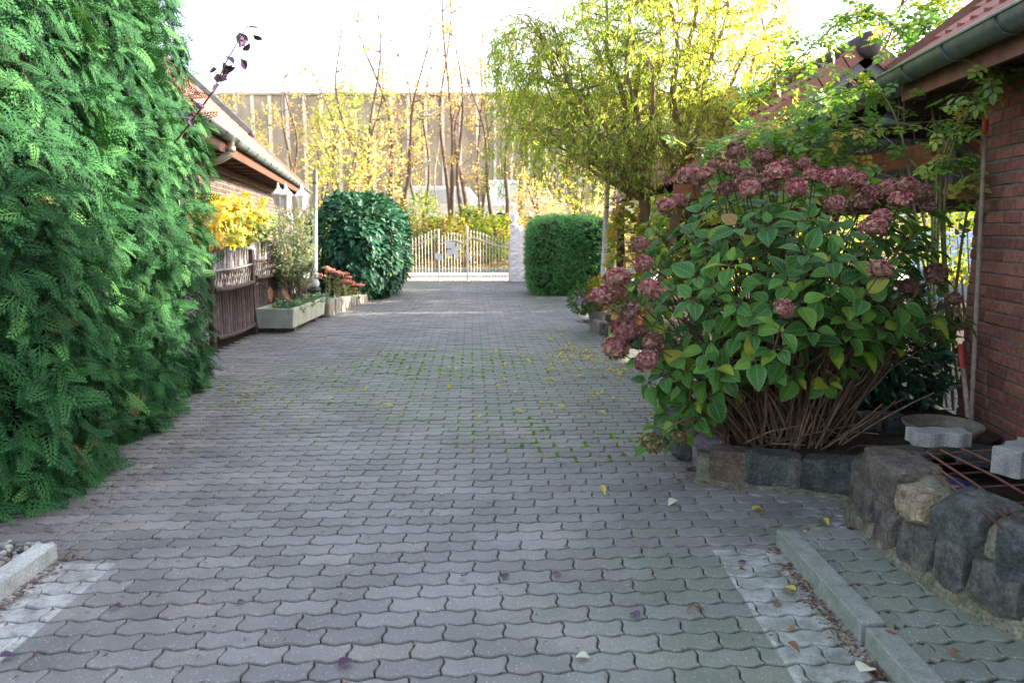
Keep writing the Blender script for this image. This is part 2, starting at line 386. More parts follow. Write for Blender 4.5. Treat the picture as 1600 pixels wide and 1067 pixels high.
def lay(name, inside, z, ymax=22, seed=0, cut=None):
    C = []; S = []
    for j in range(-20, int(ymax/PW)+30):
        for i in range(-50, 50):
            u = i*PL+(PL/2 if j % 2 else 0); v = j*PW
            x = u*ca-v*sa; y = u*sa+v*ca
            if y > .9 and inside(x, y) and abs(x) < .74*y+.5:
                C.append((x, y)); S.append(1)
                if cut is not None and not inside(x-PL*ca, y-PL*sa):      # cut piece against the kerb
                    gap = x-PL/2-cut
                    if gap > .03: C.append((cut+gap/2, y-(PL/2+gap/2)*sa)); S.append(gap/PL)
    C = np.array(C); N = len(C)
    P = np.c_[C, z+rng.normal(0, .0014, N)+.004*np.sin(C[:, 0]*1.3)*np.sin(C[:, 1]*.9)]
    ang = ANG+rng.normal(0, .008, N); tx = rng.normal(0, .007, N); ty = rng.normal(0, .005, N)
    M = np.zeros((N, 3, 3)); M[:, 0, 0] = np.cos(ang); M[:, 0, 1] = -np.sin(ang); M[:, 1, 0] = np.sin(ang); M[:, 1, 1] = np.cos(ang); M[:, 2, 2] = 1
    M[:, 2, 0] = ty; M[:, 2, 1] = tx; M[:, :, 0] *= np.array(S)[:, None]
    mb = MB(); near = C[:, 1] < 7
    mb.inst((TN[0], TN[1]), P[near], M[near]); mb.inst((TF[0], TF[1]), P[~near], M[~near])
    return tag(mb.build(name, m_paver), kind='structure')
def in_drive(x, y):
    if y < 3.42 and not (-2.17 < x < 1.335): return False
    if x < (-2.95 if y < 7.2 else -3.62): return False
    if y < 3.6: return x < 1.34 or (y > 3.44 and x < 1.9)
    if y < 4.35: return x < 2.1 and x < 1.2+(4.75-y)*1.75
    if y < 5.5: return x < 1.12
    if y < 9.4: return x < 4.8
    if y < 12.6: return x < 1.36-.12*(y-10.5)
    return x < 1.5 and y < 21.75
lay('driveway', in_drive, 0)
def wall_x(y): return 1.70+.30*(y-3.2)**2
def in_path(x, y): return 1.40 < x < wall_x(y)+.08 and y < 3.5
lay('path', in_path, .065, 4, cut=1.362)
pb = MB(); pb.box((1.7, 2.2, .02), (.62, 2.6, .07)); tag(pb.build('path_bed', m_joint), kind='structure')
# kerbs
k = thing('kerb_edging', (1.31, 2.6, 0), 'mossy concrete kerb edging beside the low stone wall, in two lengths', 'kerb')
b = MB(); b.box((1.312, 3.055, .03), (.095, .87, .10), rz=.012); b.build('kerb_stone', m_kerb, k, bevel=.006)
b = MB(); b.box((1.328, 1.70, .026), (.10, 1.78, .10), rz=.004); b.build('kerb_stone', m_kerb, k, bevel=.006)
b = MB(); b.box((-2.13, 2.42, .02), (.095, 1.86, .10), rz=.006)
m_kerbw = solid('kerb with worn white paint', (.36,.37,.36), (.20,.21,.20), 7, .85, .3, .4, .004, fine=120, speck=.4)
tag(b.build('kerb_edging', m_kerbw, bevel=.006), 'pale kerb stone with worn white paint below the big conifer', 'kerb')
# gravel and needles by the left kerb
def stone_tpl(n=4, p=5.0, seed=1, amp=.14, nf=2.2, chop=0):
    V = []; F = []; idx = {}
    def vid(q):
        key = tuple(np.round(q, 6))
        if key not in idx: idx[key] = len(V); V.append(np.array(q, float))
        return idx[key]
    g = np.linspace(-1, 1, n+1)
    for ax in range(3):
        for sg in (-1, 1):
            for i in range(n):
                for j in range(n):
                    quad = []
                    for (a, c) in ((i, j), (i+1, j), (i+1, j+1), (i, j+1)):
                        q = [0, 0, 0]; q[ax] = sg; q[(ax+1) % 3] = g[a]; q[(ax+2) % 3] = g[c]; quad.append(vid(q))
                    F.append(tuple(quad if sg > 0 else quad[::-1]))
    V = np.array(V); V = V/((np.abs(V)**p).sum(1)**(1/p))[:, None]
    out = []
    for v in V:
        w = Vector(v)*nf/2+Vector((seed*7.3, seed*3.1, seed*1.7))
        d = noise.noise(w)*amp+noise.noise(w*2.7)*amp*.5+noise.noise(w*6)*amp*.22
        out.append(v*(1+d))
    out = np.array(out); rs_ = np.random.default_rng(seed+50)
    for _ in range(chop):       # knocked-off corners and split faces
        a = rs_.normal(size=3); a /= np.linalg.norm(a); h = (out@a).max()*rs_.uniform(.83, .97); out -= np.maximum(0, out@a-h)[:, None]*a
    return out*.5, F
peb = stone_tpl(2, 2.4, 3, .3)
mb = MB(); N = 5200
P = np.c_[rng.uniform(-3.6, -2.185, N), rng.uniform(1.5, 3.5, N), rng.uniform(-.012, .012, N)]
mb.inst(peb, P, frames(rdir(N), rdir(N), rng.uniform(.012, .034, N)))
tag(mb.build('gravel', m_gravel, smooth=True), 'grey gravel and needles beside the left kerb', 'gravel', kind='stuff')
# moss tufts in the joints
def blade_tpl():
    V = []; F = []
    for k in range(7):
        a = k*.9; V += [(0, 0, 0), (.5*math.cos(a), .5*math.sin(a), .35), (.3*math.cos(a+.8), .3*math.sin(a+.8), .5)]; F.append((3*k, 3*k+1, 3*k+2))
    return np.array(V, float), F
m_moss = leafm('joint moss', [(0, (.09,.20,.015)), (.6, (.17,.32,.025)), (1, (.26,.38,.03))], .2, .8, .1)
PP = []
for j in range(10, 110):
    for i in range(-30, 30):
        u = i*PL+(PL/2 if j % 2 else 0)+PL/2; v = j*PW
        x = u*ca-v*sa; y = u*sa+v*ca
        d = ((x+.5)/2.4)**2+((y-7.2)/2.7)**2
        q = fbm((x*.9, y*.5, 3), 1.0)
        if d < 1 and in_drive(x, y) and q > -.22+.5*d*d and rng.random() < .7:
            w_ = rng.integers(3, 12)
            for _ in range(w_): PP.append((x+rng.normal(0, .006)-.0062*math.sin(0), y+rng.normal(0, .038), -.009))
            if rng.random() < .5:
                for _ in range(w_): q_ = rng.normal(0, .045); PP.append((x+q_*ca, y+q_*sa+PW/2*rng.choice((-1, 1)), -.009))
for _ in range(900):
    x = rng.uniform(-2.5, 1.5); y = rng.uniform(5, 10.5); PP.append((x, round(y/PW)*PW+PW/2+x*sa, -.01))
PP = np.array(PP); N = len(PP)
mb = MB(); mb.inst(blade_tpl(), PP, frames(np.c_[rng.normal(size=(N, 2)), np.zeros(N)], (0, 0, 1), rng.uniform(.012, .030, N)))
tag(mb.build('moss', m_moss), 'bright green moss growing in the paving joints', 'moss', kind='stuff')
# ================================================================= leaf templates
def tpl_leaf(ny=6, nx=4, w=.34, fold=.15, droop=.25, pw=.8):
    V = []; L = []; F = []
    for j in range(ny+1):
        t = j/ny; hw = w*max(0.0, math.sin(PI*min(1, t**pw)))**.85+.004
        for i in range(nx+1):
            s = -1+2*i/nx
            V.append((s*hw, t, fold*abs(s)*hw*1.6-droop*t*t)); L.append((s, t, 0))
    for j in range(ny):
        for i in range(nx):
            F.append((j*(nx+1)+i, j*(nx+1)+i+1, (j+1)*(nx+1)+i+1, (j+1)*(nx+1)+i))
    return np.array(V), F, np.array(L, float)
HLEAF = tpl_leaf(7, 4, .36, .18, .28, .72)
MLEAF = tpl_leaf(3, 2, .26, .2, .2, .8)
SLEAF = (np.array([(0,0,0),(.11,.38,.03),(0,1,-.12),(-.11,.38,.03)], float), [(0,1,2,3)], np.zeros((4, 3)))
OLEAF = (np.array([(0,0,0),(.25,.3,.05),(.2,.7,.03),(0,1,-.08),(-.2,.7,.03),(-.25,.3,.05)], float), [(0,1,2,3),(0,3,4,5)], np.zeros((6, 3)))
def vine_tpl():
    R = [(-90, .12), (-60, .42), (-25, .36), (0, .52), (25, .38), (48, .5), (70, .4), (90, .58), (110, .4), (132, .5), (155, .38), (180, .52), (205, .36), (240, .42)]
    V = [(0, .45, 0)]+[(r*math.cos(math.radians(a)), .45+r*math.sin(math.radians(a)), -.25*r*r+.05*math.sin(a)) for a, r in R]
    n = len(R)
    return np.array(V), [(0, 1+i, 1+(i+1) % n) for i in range(n)], np.zeros((n+1, 3))
VLEAF = vine_tpl()
def frond_tpl(nb=7, teeth=1):
    V = []; F = []
    def kite(p, d, L, w):
        p = np.array(p); d = np.array(d)/np.linalg.norm(d); q = np.array([d[1], -d[0]])
        b = len(V)
        for pt in (p, p+d*L*.45+q*w, p+d*L, p+d*L*.45-q*w):
            x, y = pt; V.append((x, y, -.30*y*y-.55*x*x))
        F.append((b, b+1, b+2, b+3))
    kite((0, 0), (0, 1), 1.0, .026)
    for i in range(nb):
        y = .10+.84*i/nb
        for sg in (-1, 1):
            L = .36*(1-.70*(i/nb)**1.3); a = math.radians(48-10*i/nb); d = (sg*math.sin(a), math.cos(a))
            y2 = y+(.04 if sg > 0 else 0)
            kite((0, y2), d, L, .023)
            for k in range(teeth):
                f = .42+.34*k
                for s2 in (-1, 1):
                    a2 = a+s2*.65; kite((d[0]*L*f, y2+d[1]*L*f), (sg*math.sin(a2), math.cos(a2)), L*.38, .017)
    return np.array(V), F, np.zeros((len(V), 3))
FROND = frond_tpl()
FRONDS = frond_tpl(5, 0)
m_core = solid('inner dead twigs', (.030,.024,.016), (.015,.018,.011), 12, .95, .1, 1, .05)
# ================================================================= big conifer on the left
m_thuja = leafm('arborvitae sprays', [(0, (.006,.026,.010)), (.35, (.015,.062,.021)), (.7, (.032,.112,.036)), (.93, (.070,.18,.050)), (.965, (.085,.11,.035)), (.985, (.11,.065,.032)), (1, (.13,.07,.04))], .10, .75, .12)
def prof(z, H): return np.interp(z/H, [0, .06, .2, .45, .7, .9, 1], [.86, .95, 1.0, .97, .84, .5, .05])
th = thing('conifer_hedge', (-3.4, 5.6, 0), 'huge dense green arborvitae hedge filling the left side, taller than the picture', 'hedge')
fo = MB(); core = MB()
for (cx, cy, r0, H, N) in ((-3.30, 4.35, .98, 5.2, 8200), (-3.52, 5.70, 1.0, 5.4, 7600), (-3.74, 6.9, .95, 5.6, 6400)):
    N2 = int(N*1.5)
    th_ = rng.uniform(0, 2*PI, N2); z = rng.uniform(.02, min(H, 3.7), N2)
    nx, ny = np.cos(th_), np.sin(th_)
    face = nx*(-cx)+ny*(-cy); face /= math.hypot(cx, cy)
    keep = (face > -.35) | (rng.random(N2) < .15)
    th_, z, nx, ny = th_[keep], z[keep], nx[keep], ny[keep]; n = len(z)
    P0 = np.c_[cx+nx, cy+ny, z]
    R = r0*prof(z, H)*(1+.13*lump(P0, 1.7)+.05*lump(P0, 4.1))-np.abs(rng.normal(0, .15, n))-.02
    P = np.c_[cx+R*nx, cy+R*ny, z]
    rad = np.c_[nx, ny, np.zeros(n)]; tan = np.c_[-ny, nx, np.zeros(n)]
    d = rad*.55+tan*rng.normal(.15, .75, n)[:, None]+np.array([0, 0, 1])*rng.uniform(-1.1, .25, n)[:, None]
    up = rad*rng.uniform(.4, 1.2, n)[:, None]+np.array([0, 0, 1])*.45+rdir(n)*.4
    s = rng.uniform(.13, .235, n)
    depth = np.clip((R/(r0*prof(z, H))-.6)*2, 0, 1)
    r = np.clip(rng.normal(.45, .22, n)+.18*lump(P, 3), 0, .93); r = np.where(rng.random(n) < .006, rng.uniform(.96, 1, n), r)
    fo.inst(FROND, P, frames(d, up, s), r)
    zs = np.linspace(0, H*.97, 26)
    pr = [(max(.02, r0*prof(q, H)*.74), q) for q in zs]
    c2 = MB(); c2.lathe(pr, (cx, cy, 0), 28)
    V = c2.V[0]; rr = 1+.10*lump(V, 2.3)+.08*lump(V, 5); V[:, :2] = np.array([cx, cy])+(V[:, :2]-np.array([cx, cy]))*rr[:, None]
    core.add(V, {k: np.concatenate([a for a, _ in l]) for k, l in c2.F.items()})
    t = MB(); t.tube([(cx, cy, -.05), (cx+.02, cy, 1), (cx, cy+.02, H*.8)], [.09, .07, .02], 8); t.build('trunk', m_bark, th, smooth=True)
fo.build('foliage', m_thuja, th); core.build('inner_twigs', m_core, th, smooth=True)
# purple plum twig coming out of the hedge
m_purple = leafm('dark purple leaves', [(0, (.03,.012,.035)), (.6, (.07,.03,.075)), (1, (.13,.07,.13))], .12, .4, .4)
pt = thing('purple_leaf_shrub', (-2.75, 6.1, 0), 'thin purple-leaved plum twig arching out of the conifer against the sky', 'shrub')
pts = np.array([(-3.1, 6.2, 0), (-3.0, 6.1, 1.2), at(252, 250, 6.0), at(300, 190, 5.6), at(335, 140, 5.5), at(352, 100, 5.4), at(375, 60, 5.3), at(394, 30, 5.25)])
b = MB(); b.tube(pts, np.linspace(.011, .002, len(pts)), 6); b.build('stem', m_bark, pt, smooth=True)
lp = [(300, 170), (292, 182), (284, 178), (306, 160), (333, 122), (340, 108), (347, 110), (344, 131), (356, 118), (349, 97), (363, 102), (353, 88), (376, 92), (372, 75), (380, 80), (388, 65), (375, 50), (384, 44), (395, 55), (290, 175), (297, 187), (281, 186)]
P = np.array([at(x, y, 5.45+.012*(y-100)/10) for x, y in lp]); N = len(P)
b = MB(); b.inst(MLEAF, P, frames(np.c_[rng.normal(.3, .6, N), rng.normal(-.2, .5, N), rng.normal(-.3, .5, N)], rdir(N), rng.uniform(.075, .115, N))); b.build('foliage', m_purple, pt)
# ================================================================= generic builders
def tile_roof(mb, O, u, v, U, W, tu=.215, tv=.34, m=0, amp=.022):
    """pantile surface: O corner at the eave, u along the eave, v up the slope"""
    O = np.asarray(O, float); u = np.asarray(u, float); v = np.asarray(v, float); nrm = np.cross(u, v)
    if nrm[2] < 0: nrm = -nrm
    nu = int(U/tu*6); nr = int(W/tv)
    us = np.linspace(0, U, nu+1); pr = amp*np.sin(us/tu*2*PI)+.4*amp*np.sin(us/tu*4*PI+.7)
    rows = []
    for r in range(nr):
        rows += [(r*tv, .030), (r*tv+tv*.5, .017), ((r+1)*tv-.002, .004)]
    V = []
    for (d, h) in rows:
        V.append(O+us[:, None]*u+d*v+(pr+h)[:, None]*nrm)
    V = np.concatenate(V); w = nu+1
    F = [(j*w+i, j*w+i+1, (j+1)*w+i+1, (j+1)*w+i) for j in range(len(rows)-1) for i in range(nu)]
    mb.add(V, F, m)
def gutter(mb, p, q, out, r, m=0, lip=True):
    a = np.linspace(PI, 2*PI, 13); prof = [(r*math.cos(t), r*math.sin(t)) for t in a]
    prof = prof+[(r+.004, .012), (r-.012, .016), (r-.016, .004)]
    inner = [((r-.006)*math.cos(t), (r-.006)*math.sin(t)) for t in a[::-1]]
    mb.sweep(prof, p, q, out, (0, 0, 1), m); mb.sweep(inner, p, q, out, (0, 0, 1), m)
    for e in (p, q):
        V = [np.asarray(e)+np.asarray(out)*x+np.array([0, 0, 1])*z for x, z in prof[:13]]; mb.add(V, [tuple(range(13))], m)
def brick_wall(mb, O, u, L, H, bl=.24, bh=.071, j=.012, depth=.03, m=0, mm=1, proud=.009, mask=None):
    """face bricks on the plane O + u s + z t, looking along n = u x z; mortar sheet behind"""
    O = np.asarray(O, float); u = norm(np.asarray(u, float)); z = np.array([0, 0, 1.]); n = np.cross(u, z)
    x, d, h = .5, .5, .5
    c = .045
    T = np.array([[-x,-d,-h],[x,-d,-h],[x,-d,h],[-x,-d,h],[-x+c*.5,d,-h+c*1.6],[x-c*.5,d,-h+c*1.6],[x-c*.5,d,h-c*1.6],[-x+c*.5,d,h-c*1.6],
                  [-x,d-.3,-h],[x,d-.3,-h],[x,d-.3,h],[-x,d-.3,h]])
    F = [(4,7,6,5),(8,4,5,9),(9,5,6,10),(10,6,7,11),(11,7,4,8),(0,8,9,1),(1,9,10,2),(2,10,11,3),(3,11,8,0)]
    k = 0; t = 0
    Ps = []; Ms = []
    while t+bh < H+.02:
        s = -(k*.37 % 1)*bl if k % 2 else -.06; first = True
        while s < L:
            b = bl if rng.random() > .22 else .115
            s0, s1 = max(s, 0), min(s+b, L)
            if s1-s0 > .03 and (mask is None or mask((s0+s1)/2, t+bh/2)):
                c0 = O+u*(s0+s1)/2+z*(t+bh/2)+n*(proud-depth/2+rng.normal(0, .0028))
                R = np.stack([u*(s1-s0), n*depth, z*bh*rng.uniform(.95, 1.02)], 1)
                a = rng.normal(0, .012); R = R+np.outer(z*a, [(s1-s0), 0, 0])
                Ps.append(c0); Ms.append(R)
            s += b+j
        t += bh+j; k += 1
    mb.inst((T, F), np.array(Ps), np.array(Ms), m=m)
    q = [O, O+u*L, O+u*L+z*H, O+z*H]
    mb.add(q, [(0, 1, 2, 3)], mm)
def shrub(name, loc, label, cat, mat, rad, n, tpl, size, base=None, stems=8, group=None, droop=.0, lay_=1.0, shell=.75, power=2.0, stemmat=None, boxy=None, zmin=.02, ncore=0, core=True, face=True, upw=.5, lumpy=.1):
    """leafy bush: ellipsoid (or superellipsoid) of separate leaves round branching stems"""
    loc = np.asarray(loc, float); rad = np.asarray(rad, float)
    t = thing(name, (loc[0], loc[1], 0 if base is None else base), label, cat, group)
    d = rdir(n*2)
    if boxy:
        e = d/((np.abs(d)**boxy).sum(1)**(1/boxy))[:, None]
    else: e = d
    g = e/rad; g = norm(g)
    if face:
        cam = norm(np.array([0, 0, 1.5])-loc)
        e_k = (g@cam > -.35) | (rng.random(len(d)) < .25); d, e, g = d[e_k], e[e_k], g[e_k]
    d, e, g = d[:n], e[:n], g[:n]; N = len(d)
    f = (shell+(1-shell)*rng.random(N)**(1/power))*(1+lumpy*lump(e, 4.0)+lumpy*.5*lump(e, 9))
    P = loc+e*rad*f[:, None]
    ok = P[:, 2] > (base or 0)+zmin; P, g = P[ok], g[ok]; N = len(P)
    dd = g*lay_+rdir(N)*.75+np.array([0, 0, upw-.5-droop])
    up = g*.8+np.array([0, 0, .7])+rdir(N)*.35
    b = MB(); b.inst(tpl, P, frames(dd, up, rng.uniform(*size, N)), np.clip(rng.normal(.45, .24, N)+.2*lump(P, 2.5), 0, 1))
    b.build('foliage', mat, t)
    b = MB(); zb = base or 0
    for i in range(stems):
        a = rng.uniform(0, 2*PI); q = loc+np.array([math.cos(a)*rad[0]*.5, math.sin(a)*rad[1]*.5, rad[2]*rng.uniform(-.1, .6)])
        p0 = np.array([loc[0]+math.cos(a)*rad[0]*.08, loc[1]+math.sin(a)*rad[1]*.08, zb-.03]); mid = (p0+q)/2+rng.normal(0, .05, 3)
        b.tube([p0, mid, q], [.022, .015, .006], 6)
    b.build('stem', stemmat or m_bark, t, smooth=True)
    if core:
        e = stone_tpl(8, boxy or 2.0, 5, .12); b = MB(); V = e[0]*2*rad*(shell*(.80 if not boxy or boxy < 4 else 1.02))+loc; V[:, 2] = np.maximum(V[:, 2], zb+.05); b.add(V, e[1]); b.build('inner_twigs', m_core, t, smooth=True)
    return t
# ================================================================= left house
E0 = np.array([-3.50, 9.2, 2.62]); E1 = np.array([-6.55, 25.0, 2.62])
hd = norm(E1-E0); hn = np.array([-hd[1], hd[0], 0]); 
if hn[0] > 0: hn = -hn
EA = E0-hd*.6; LH = np.linalg.norm(E1-EA)
hs = thing('brick_house', (-4.5, 12, 0), 'low brown brick house behind the fence with red tiled roof and zinc gutter', 'house')
WO = EA+hn*.55; WO[2] = -.02
# wall faces the drive: u x z must point to -hn
u = hd if np.dot(np.cross(hd, [0, 0, 1]), -hn) > 0 else -hd
o0 = WO if u is hd else WO+hd*LH
b = MB(); brick_wall(b, o0+(u*.3 if u is hd else u*.3), u, LH-.8, 2.62); b.build('wall', [m_brickb, m_mort], hs)
# far gable end
b = MB(); g0 = WO+hd*(LH-.5); 
b.prism([(0, 0), (9, 0), (9, 2.6), (4.5, 6.9), (0, 2.6)], .2, O=g0-hd*.02, X=hn, Y=(0, 0, 1)); b.build('gable_wall', m_brickb, hs)
b = MB(); b.prism([(0, 0), (9, 0), (9, 2.6), (4.5, 6.9), (0, 2.6)], .2, O=WO+hd*.35, X=hn, Y=(0, 0, 1)); b.build('gable_wall', m_brickb, hs)
slope = math.radians(44); rv = hn*math.cos(slope)+np.array([0, 0, 1])*math.sin(slope)
rn = np.cross(hd, rv); rn = rn if rn[2] > 0 else -rn
b = MB(); tile_roof(b, EA+np.array([0, 0, .06])+hn*.02, hd, rv, LH, 6.3)
roof = b.build('roof', m_tilebrown, hs, smooth=False)
b = MB(); R0 = EA+hn*.05-rn*.05; b.bar(R0+rv*3.1+hd*LH*.5-rn*.03, R0+rv*3.1+hd*LH*.5+rv*.01-rn*.03, LH, .1, up=rn) if False else None
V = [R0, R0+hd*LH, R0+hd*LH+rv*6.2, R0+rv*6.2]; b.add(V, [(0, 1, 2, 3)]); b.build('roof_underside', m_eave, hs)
b = MB(); vp = E1+np.array([0, 0, .1]); b.bar(vp+hd*.05, vp+hd*.05+rv*6.2, .12, .14, up=rn); b.build('verge_trim', m_verge, roof)
b = MB(); q0 = E1+rv*2.4+rn*.17-hd*.2; b.bar(q0, q0+rv*2.6, .22, .16, up=rn); b.build('roof_rail', m_zinc, roof, bevel=.02)
b = MB(); q0 = E1+rv*2.35+rn*.14-hd*.2; b.lathe([(.06, -.1), (.11, -.05), (.11, .08), (.05, .14)], q0, 10); b.build('roof_vent', m_black, roof, smooth=True)
b = MB(); rr = .062; gutter(b, EA-hn*.05+np.array([0, 0, .03]), E1-hn*.05+np.array([0, 0, .03]), -hn, rr); gt = b.build('gutter', m_zincd, hs, smooth=True)
b = MB(); b.bar(EA+hn*.03+np.array([0, 0, -.085]), E1+hn*.03+np.array([0, 0, -.085]), .03, .17); b.build('fascia', m_eave, hs)
for i in range(1, 17):
    b = MB(); p = EA+hd*i*.95-hn*.05+np.array([0, 0, .03]); a = np.linspace(PI, 2*PI, 9)
    b.tube([p-hn*math.cos(t)*(rr+.006)+np.array([0, 0, 1])*math.sin(t)*(rr+.006) for t in a], .009, 5); b.build('gutter_bracket', m_zincd, gt, smooth=True)
for i in range(21):
    p = EA+hd*(i*.78+.2)+np.array([0, 0, -.10]); b = MB(); b.bar(p+hn*.04, p+hn*.62, .09, .13, r=rng.random()); b.build('rafter_end', m_eave, hs)
b = MB(); b.bar(EA+hn*.50+np.array([0, 0, -.21]), E1+hn*.50+np.array([0, 0, -.21]), .05, .12); b.build('wall_plate', m_eave, hs)
dp = at(352, 238, 10.1); dp = EA+hd*1.65-hn*.05+np.array([0, 0, -.03])
b = MB()
pp = [dp+np.array([0, 0, .04]), dp+np.array([0, 0, -.10]), dp+np.array([0, 0, -.16])+hn*.04, dp+np.array([0, 0, -.23])+hn*.16, dp+np.array([0, 0, -.27])+hn*.36, dp+np.array([0, 0, -.34])+hn*.46, dp+np.array([0, 0, -.46])+hn*.50, dp*np.array([1, 1, 0])+hn*.50+np.array([0, 0, .02])]
b.tube(pp, .048, 12); b.lathe([(.058, -.03), (.058, .03)], dp+np.array([0, 0, -.09]), 12); b.build('downpipe', m_zincl, hs, smooth=True)
b = MB(); wz = WO+hd*2.7-hn*.02; b.bar(wz+np.array([0, 0, 2.0]), wz+hd*.09+np.array([0, 0, 2.0]), .05, .16); b.build('wall_lamp_box', m_black, hs)
b = MB(); fr = WO+hd*1.05-hn*.012
for (s0, s1, z0, z1) in ((0, .07, .9, 2.0), (.93, 1.0, .9, 2.0), (.07, .93, .9, .97), (.07, .93, 1.93, 2.0)):
    b.box(fr+hd*(s0+s1)/2+np.array([0, 0, (z0+z1)/2]), (s1-s0, .06, z1-z0), rz=math.atan2(hd[1], hd[0]))
w = b.build('window', m_whitem, hs); b = MB(); b.box(fr+hd*.5+hn*.0+np.array([0, 0, 1.45]), (.86, .03, .96), rz=math.atan2(hd[1], hd[0])); b.build('pane', m_glass, w)
# ================================================================= fence
fx = -3.68
fence = thing('garden_fence', (fx, 10.8, 0), 'dark wooden garden fence with a lattice band and wattle sticks on top', 'fence')
posts = ((9.33, 1.16), (10.86, 1.20), (12.25, 1.08))
for y, h in posts:
    b = MB(); b.box((fx, y, h/2-.05), (.09, .09, h+.1)); p = b.build('post', m_wood, fence, bevel=.006)
    b = MB(); b.box((fx, y, h+.012), (.11, .11, .03), taper=.8); b.build('post_cap', m_whitem, p, bevel=.004)
for (y0, y1, zt) in ((9.375, 10.815, .74), (10.905, 12.205, .80)):
    L = y1-y0
    b = MB(); n = int(L/.083)
    for i in range(n):
        y = y0+(i+.5)*L/n; sag = .035*math.sin(PI*(i+.5)/n)
        z0 = .12-sag*.6; b.tube([(fx, y, z0), (fx+rng.normal(0, .004), y+rng.normal(0, .003), zt-sag*.5)], L/n*.47, 7, r=rng.random())
    pn = b.build('paling_panel', m_wood, fence, smooth=True)
    for zc, sg in ((zt, -.018), (.15, -.026)):
        b = MB(); ys = np.linspace(y0, y1, 12); pts = np.c_[np.full(12, fx+.045), ys, zc+sg*np.sin(PI*(ys-y0)/L)]
        b.tube(pts, .030, 8); b.build('rail', m_wood, fence, smooth=True)
    b = MB(); m = int(L/.085)
    for i in range(m):
        y = y0+(i+.5)*L/m
        for sg in (-1, 1):
            ya, yb = np.clip([y-sg*.06, y+sg*.06], y0, y1)
            b.tube([(fx+.012*sg, ya, zt+.01-.02*math.sin(PI*i/m)), (fx+.012*sg, yb, zt+.235)], .0085, 5, r=rng.random())
    b.build('lattice', m_wattle, fence, smooth=True)
    b = MB(); b.tube([(fx+.03, y0, zt+.235), (fx+.035, (y0+y1)/2, zt+.225), (fx+.03, y1, zt+.25)], .016, 6)
    b.build('wattle_rail', m_wattle if y0 < 10 else m_wood, fence, smooth=True)
    b = MB(); m = int(L/.032)
    for i in range(m):
        y = y0+(i+.5)*L/m; hh = zt+.235+(.21+.05*math.sin(PI*i/m)+rng.normal(0, .018))
        b.tube([(fx-.02+rng.normal(0, .008), y, zt+.20), (fx-.02+rng.normal(0, .012), y+rng.normal(0, .012), hh)], rng.uniform(.010, .017), 5, r=rng.random())
    b.build('wattle_sticks', m_wattle, fence, smooth=True)
bf = thing('board_fence', (fx, 8.6, 0), 'grey horizontal board fence ending at the dark wooden fence beside the conifer', 'fence')
b = MB()
for i in range(6): b.box((fx-.02, 8.42, .1+i*.195), (.03, 1.68, .18), r=rng.random())
b.build('board_panel', m_slat, bf, bevel=.004)
for y in (7.62, 8.5):
    b = MB(); b.box((fx-.06, y, .58), (.05, .08, 1.2)); b.build('post', m_wood, bf)
# ================================================================= autumn vine behind the fence
m_vine = leafm('autumn vine leaves', [(0, (.06,.12,.02)), (.25, (.14,.19,.03)), (.45, (.34,.30,.035)), (.75, (.50,.36,.04)), (.9, (.45,.24,.04)), (1, (.32,.11,.03))], .45, .5, .3)
vt = thing('grape_vine', (-4.15, 10.9, 0), 'yellow and orange autumn vine spilling over the fence by the brick house', 'vine')
N = 1000; y = rng.uniform(9.2, 12.9, N); top = 2.0-.28*np.abs(y-11.2)**1.3*.5+.08*np.sin(y*5)
z = 1.0+(top-1.0)*rng.random(N)**.75; x = -4.02-.02*(y-9)+rng.normal(0, .15, N)
P = np.c_[x, y, z]; d = np.c_[rng.normal(.3, .5, N), rng.normal(-.2, .6, N), -.6+rng.normal(0, .4, N)]; up = np.c_[np.full(N, .9), np.full(N, -.3), np.full(N, .5)]+rdir(N)*.6
r = np.clip(.28+(z-1)*.42-.16*(y-10.8)+rng.normal(0, .17, N), 0, .88); lo = (z < 1.35) & (y < 10.6); r[lo] = np.clip(rng.normal(.8, .2, lo.sum()), 0, 1)
b = MB(); b.inst(VLEAF, P, frames(d, up, rng.uniform(.09, .17, N)), r); b.build('foliage', m_vine, vt)
b = MB()
for i in range(12):
    y = 9.4+i*.3; b.tube([(-4.2, 10.8+rng.normal(0, .3), -.03), (-4.25, y, .8), (-4.1, y+rng.normal(0, .2), 1.4), (-4.0, y+rng.normal(0, .3), 1.7)], [.018, .012, .008, .004], 5)
b.build('stem', m_bark, vt, smooth=True)
# ================================================================= trough and its plants
tr = thing('stone_trough', (-3.38, 11.7, 0), 'long weathered grey concrete planting trough in front of the dark fence', 'trough')
x0, x1, y0, y1, zb, zt = -3.66, -3.10, 10.85, 12.75, .07, .36
def ringv(ix, iy, z, tp=0): return [(x0+ix+tp, y0+iy+tp, z), (x1-ix-tp, y0+iy+tp, z), (x1-ix-tp, y1-iy-tp, z), (x0+ix+tp, y1-iy-tp, z)]
V = ringv(0, 0, zb, .03)+ringv(0, 0, zt)+ringv(.06, .06, zt)+ringv(.075, .075, zt-.06)
F = [(3, 2, 1, 0)]+[(k*4+i, k*4+(i+1) % 4, (k+1)*4+(i+1) % 4, (k+1)*4+i) for k in range(3) for i in range(4)]+[(12, 13, 14, 15)]
b = MB(); b.add(V, F[:-1]); b.build('basin', m_concrete, tr, bevel=.014)
b = MB(); b.add(np.array(V[12:]), [(0, 1, 2, 3)]); b.build('soil', m_soil, tr)
for y in (11.2, 12.4):
    b = MB(); b.box((-3.38, y, .03), (.4, .14, .09)); b.build('support_block', m_stone, tr)
m_olive = leafm('grey green narrow leaves', [(0, (.09,.14,.09)), (.4, (.16,.21,.14)), (.75, (.24,.28,.20)), (1, (.30,.29,.12))], .3, .55, .3)
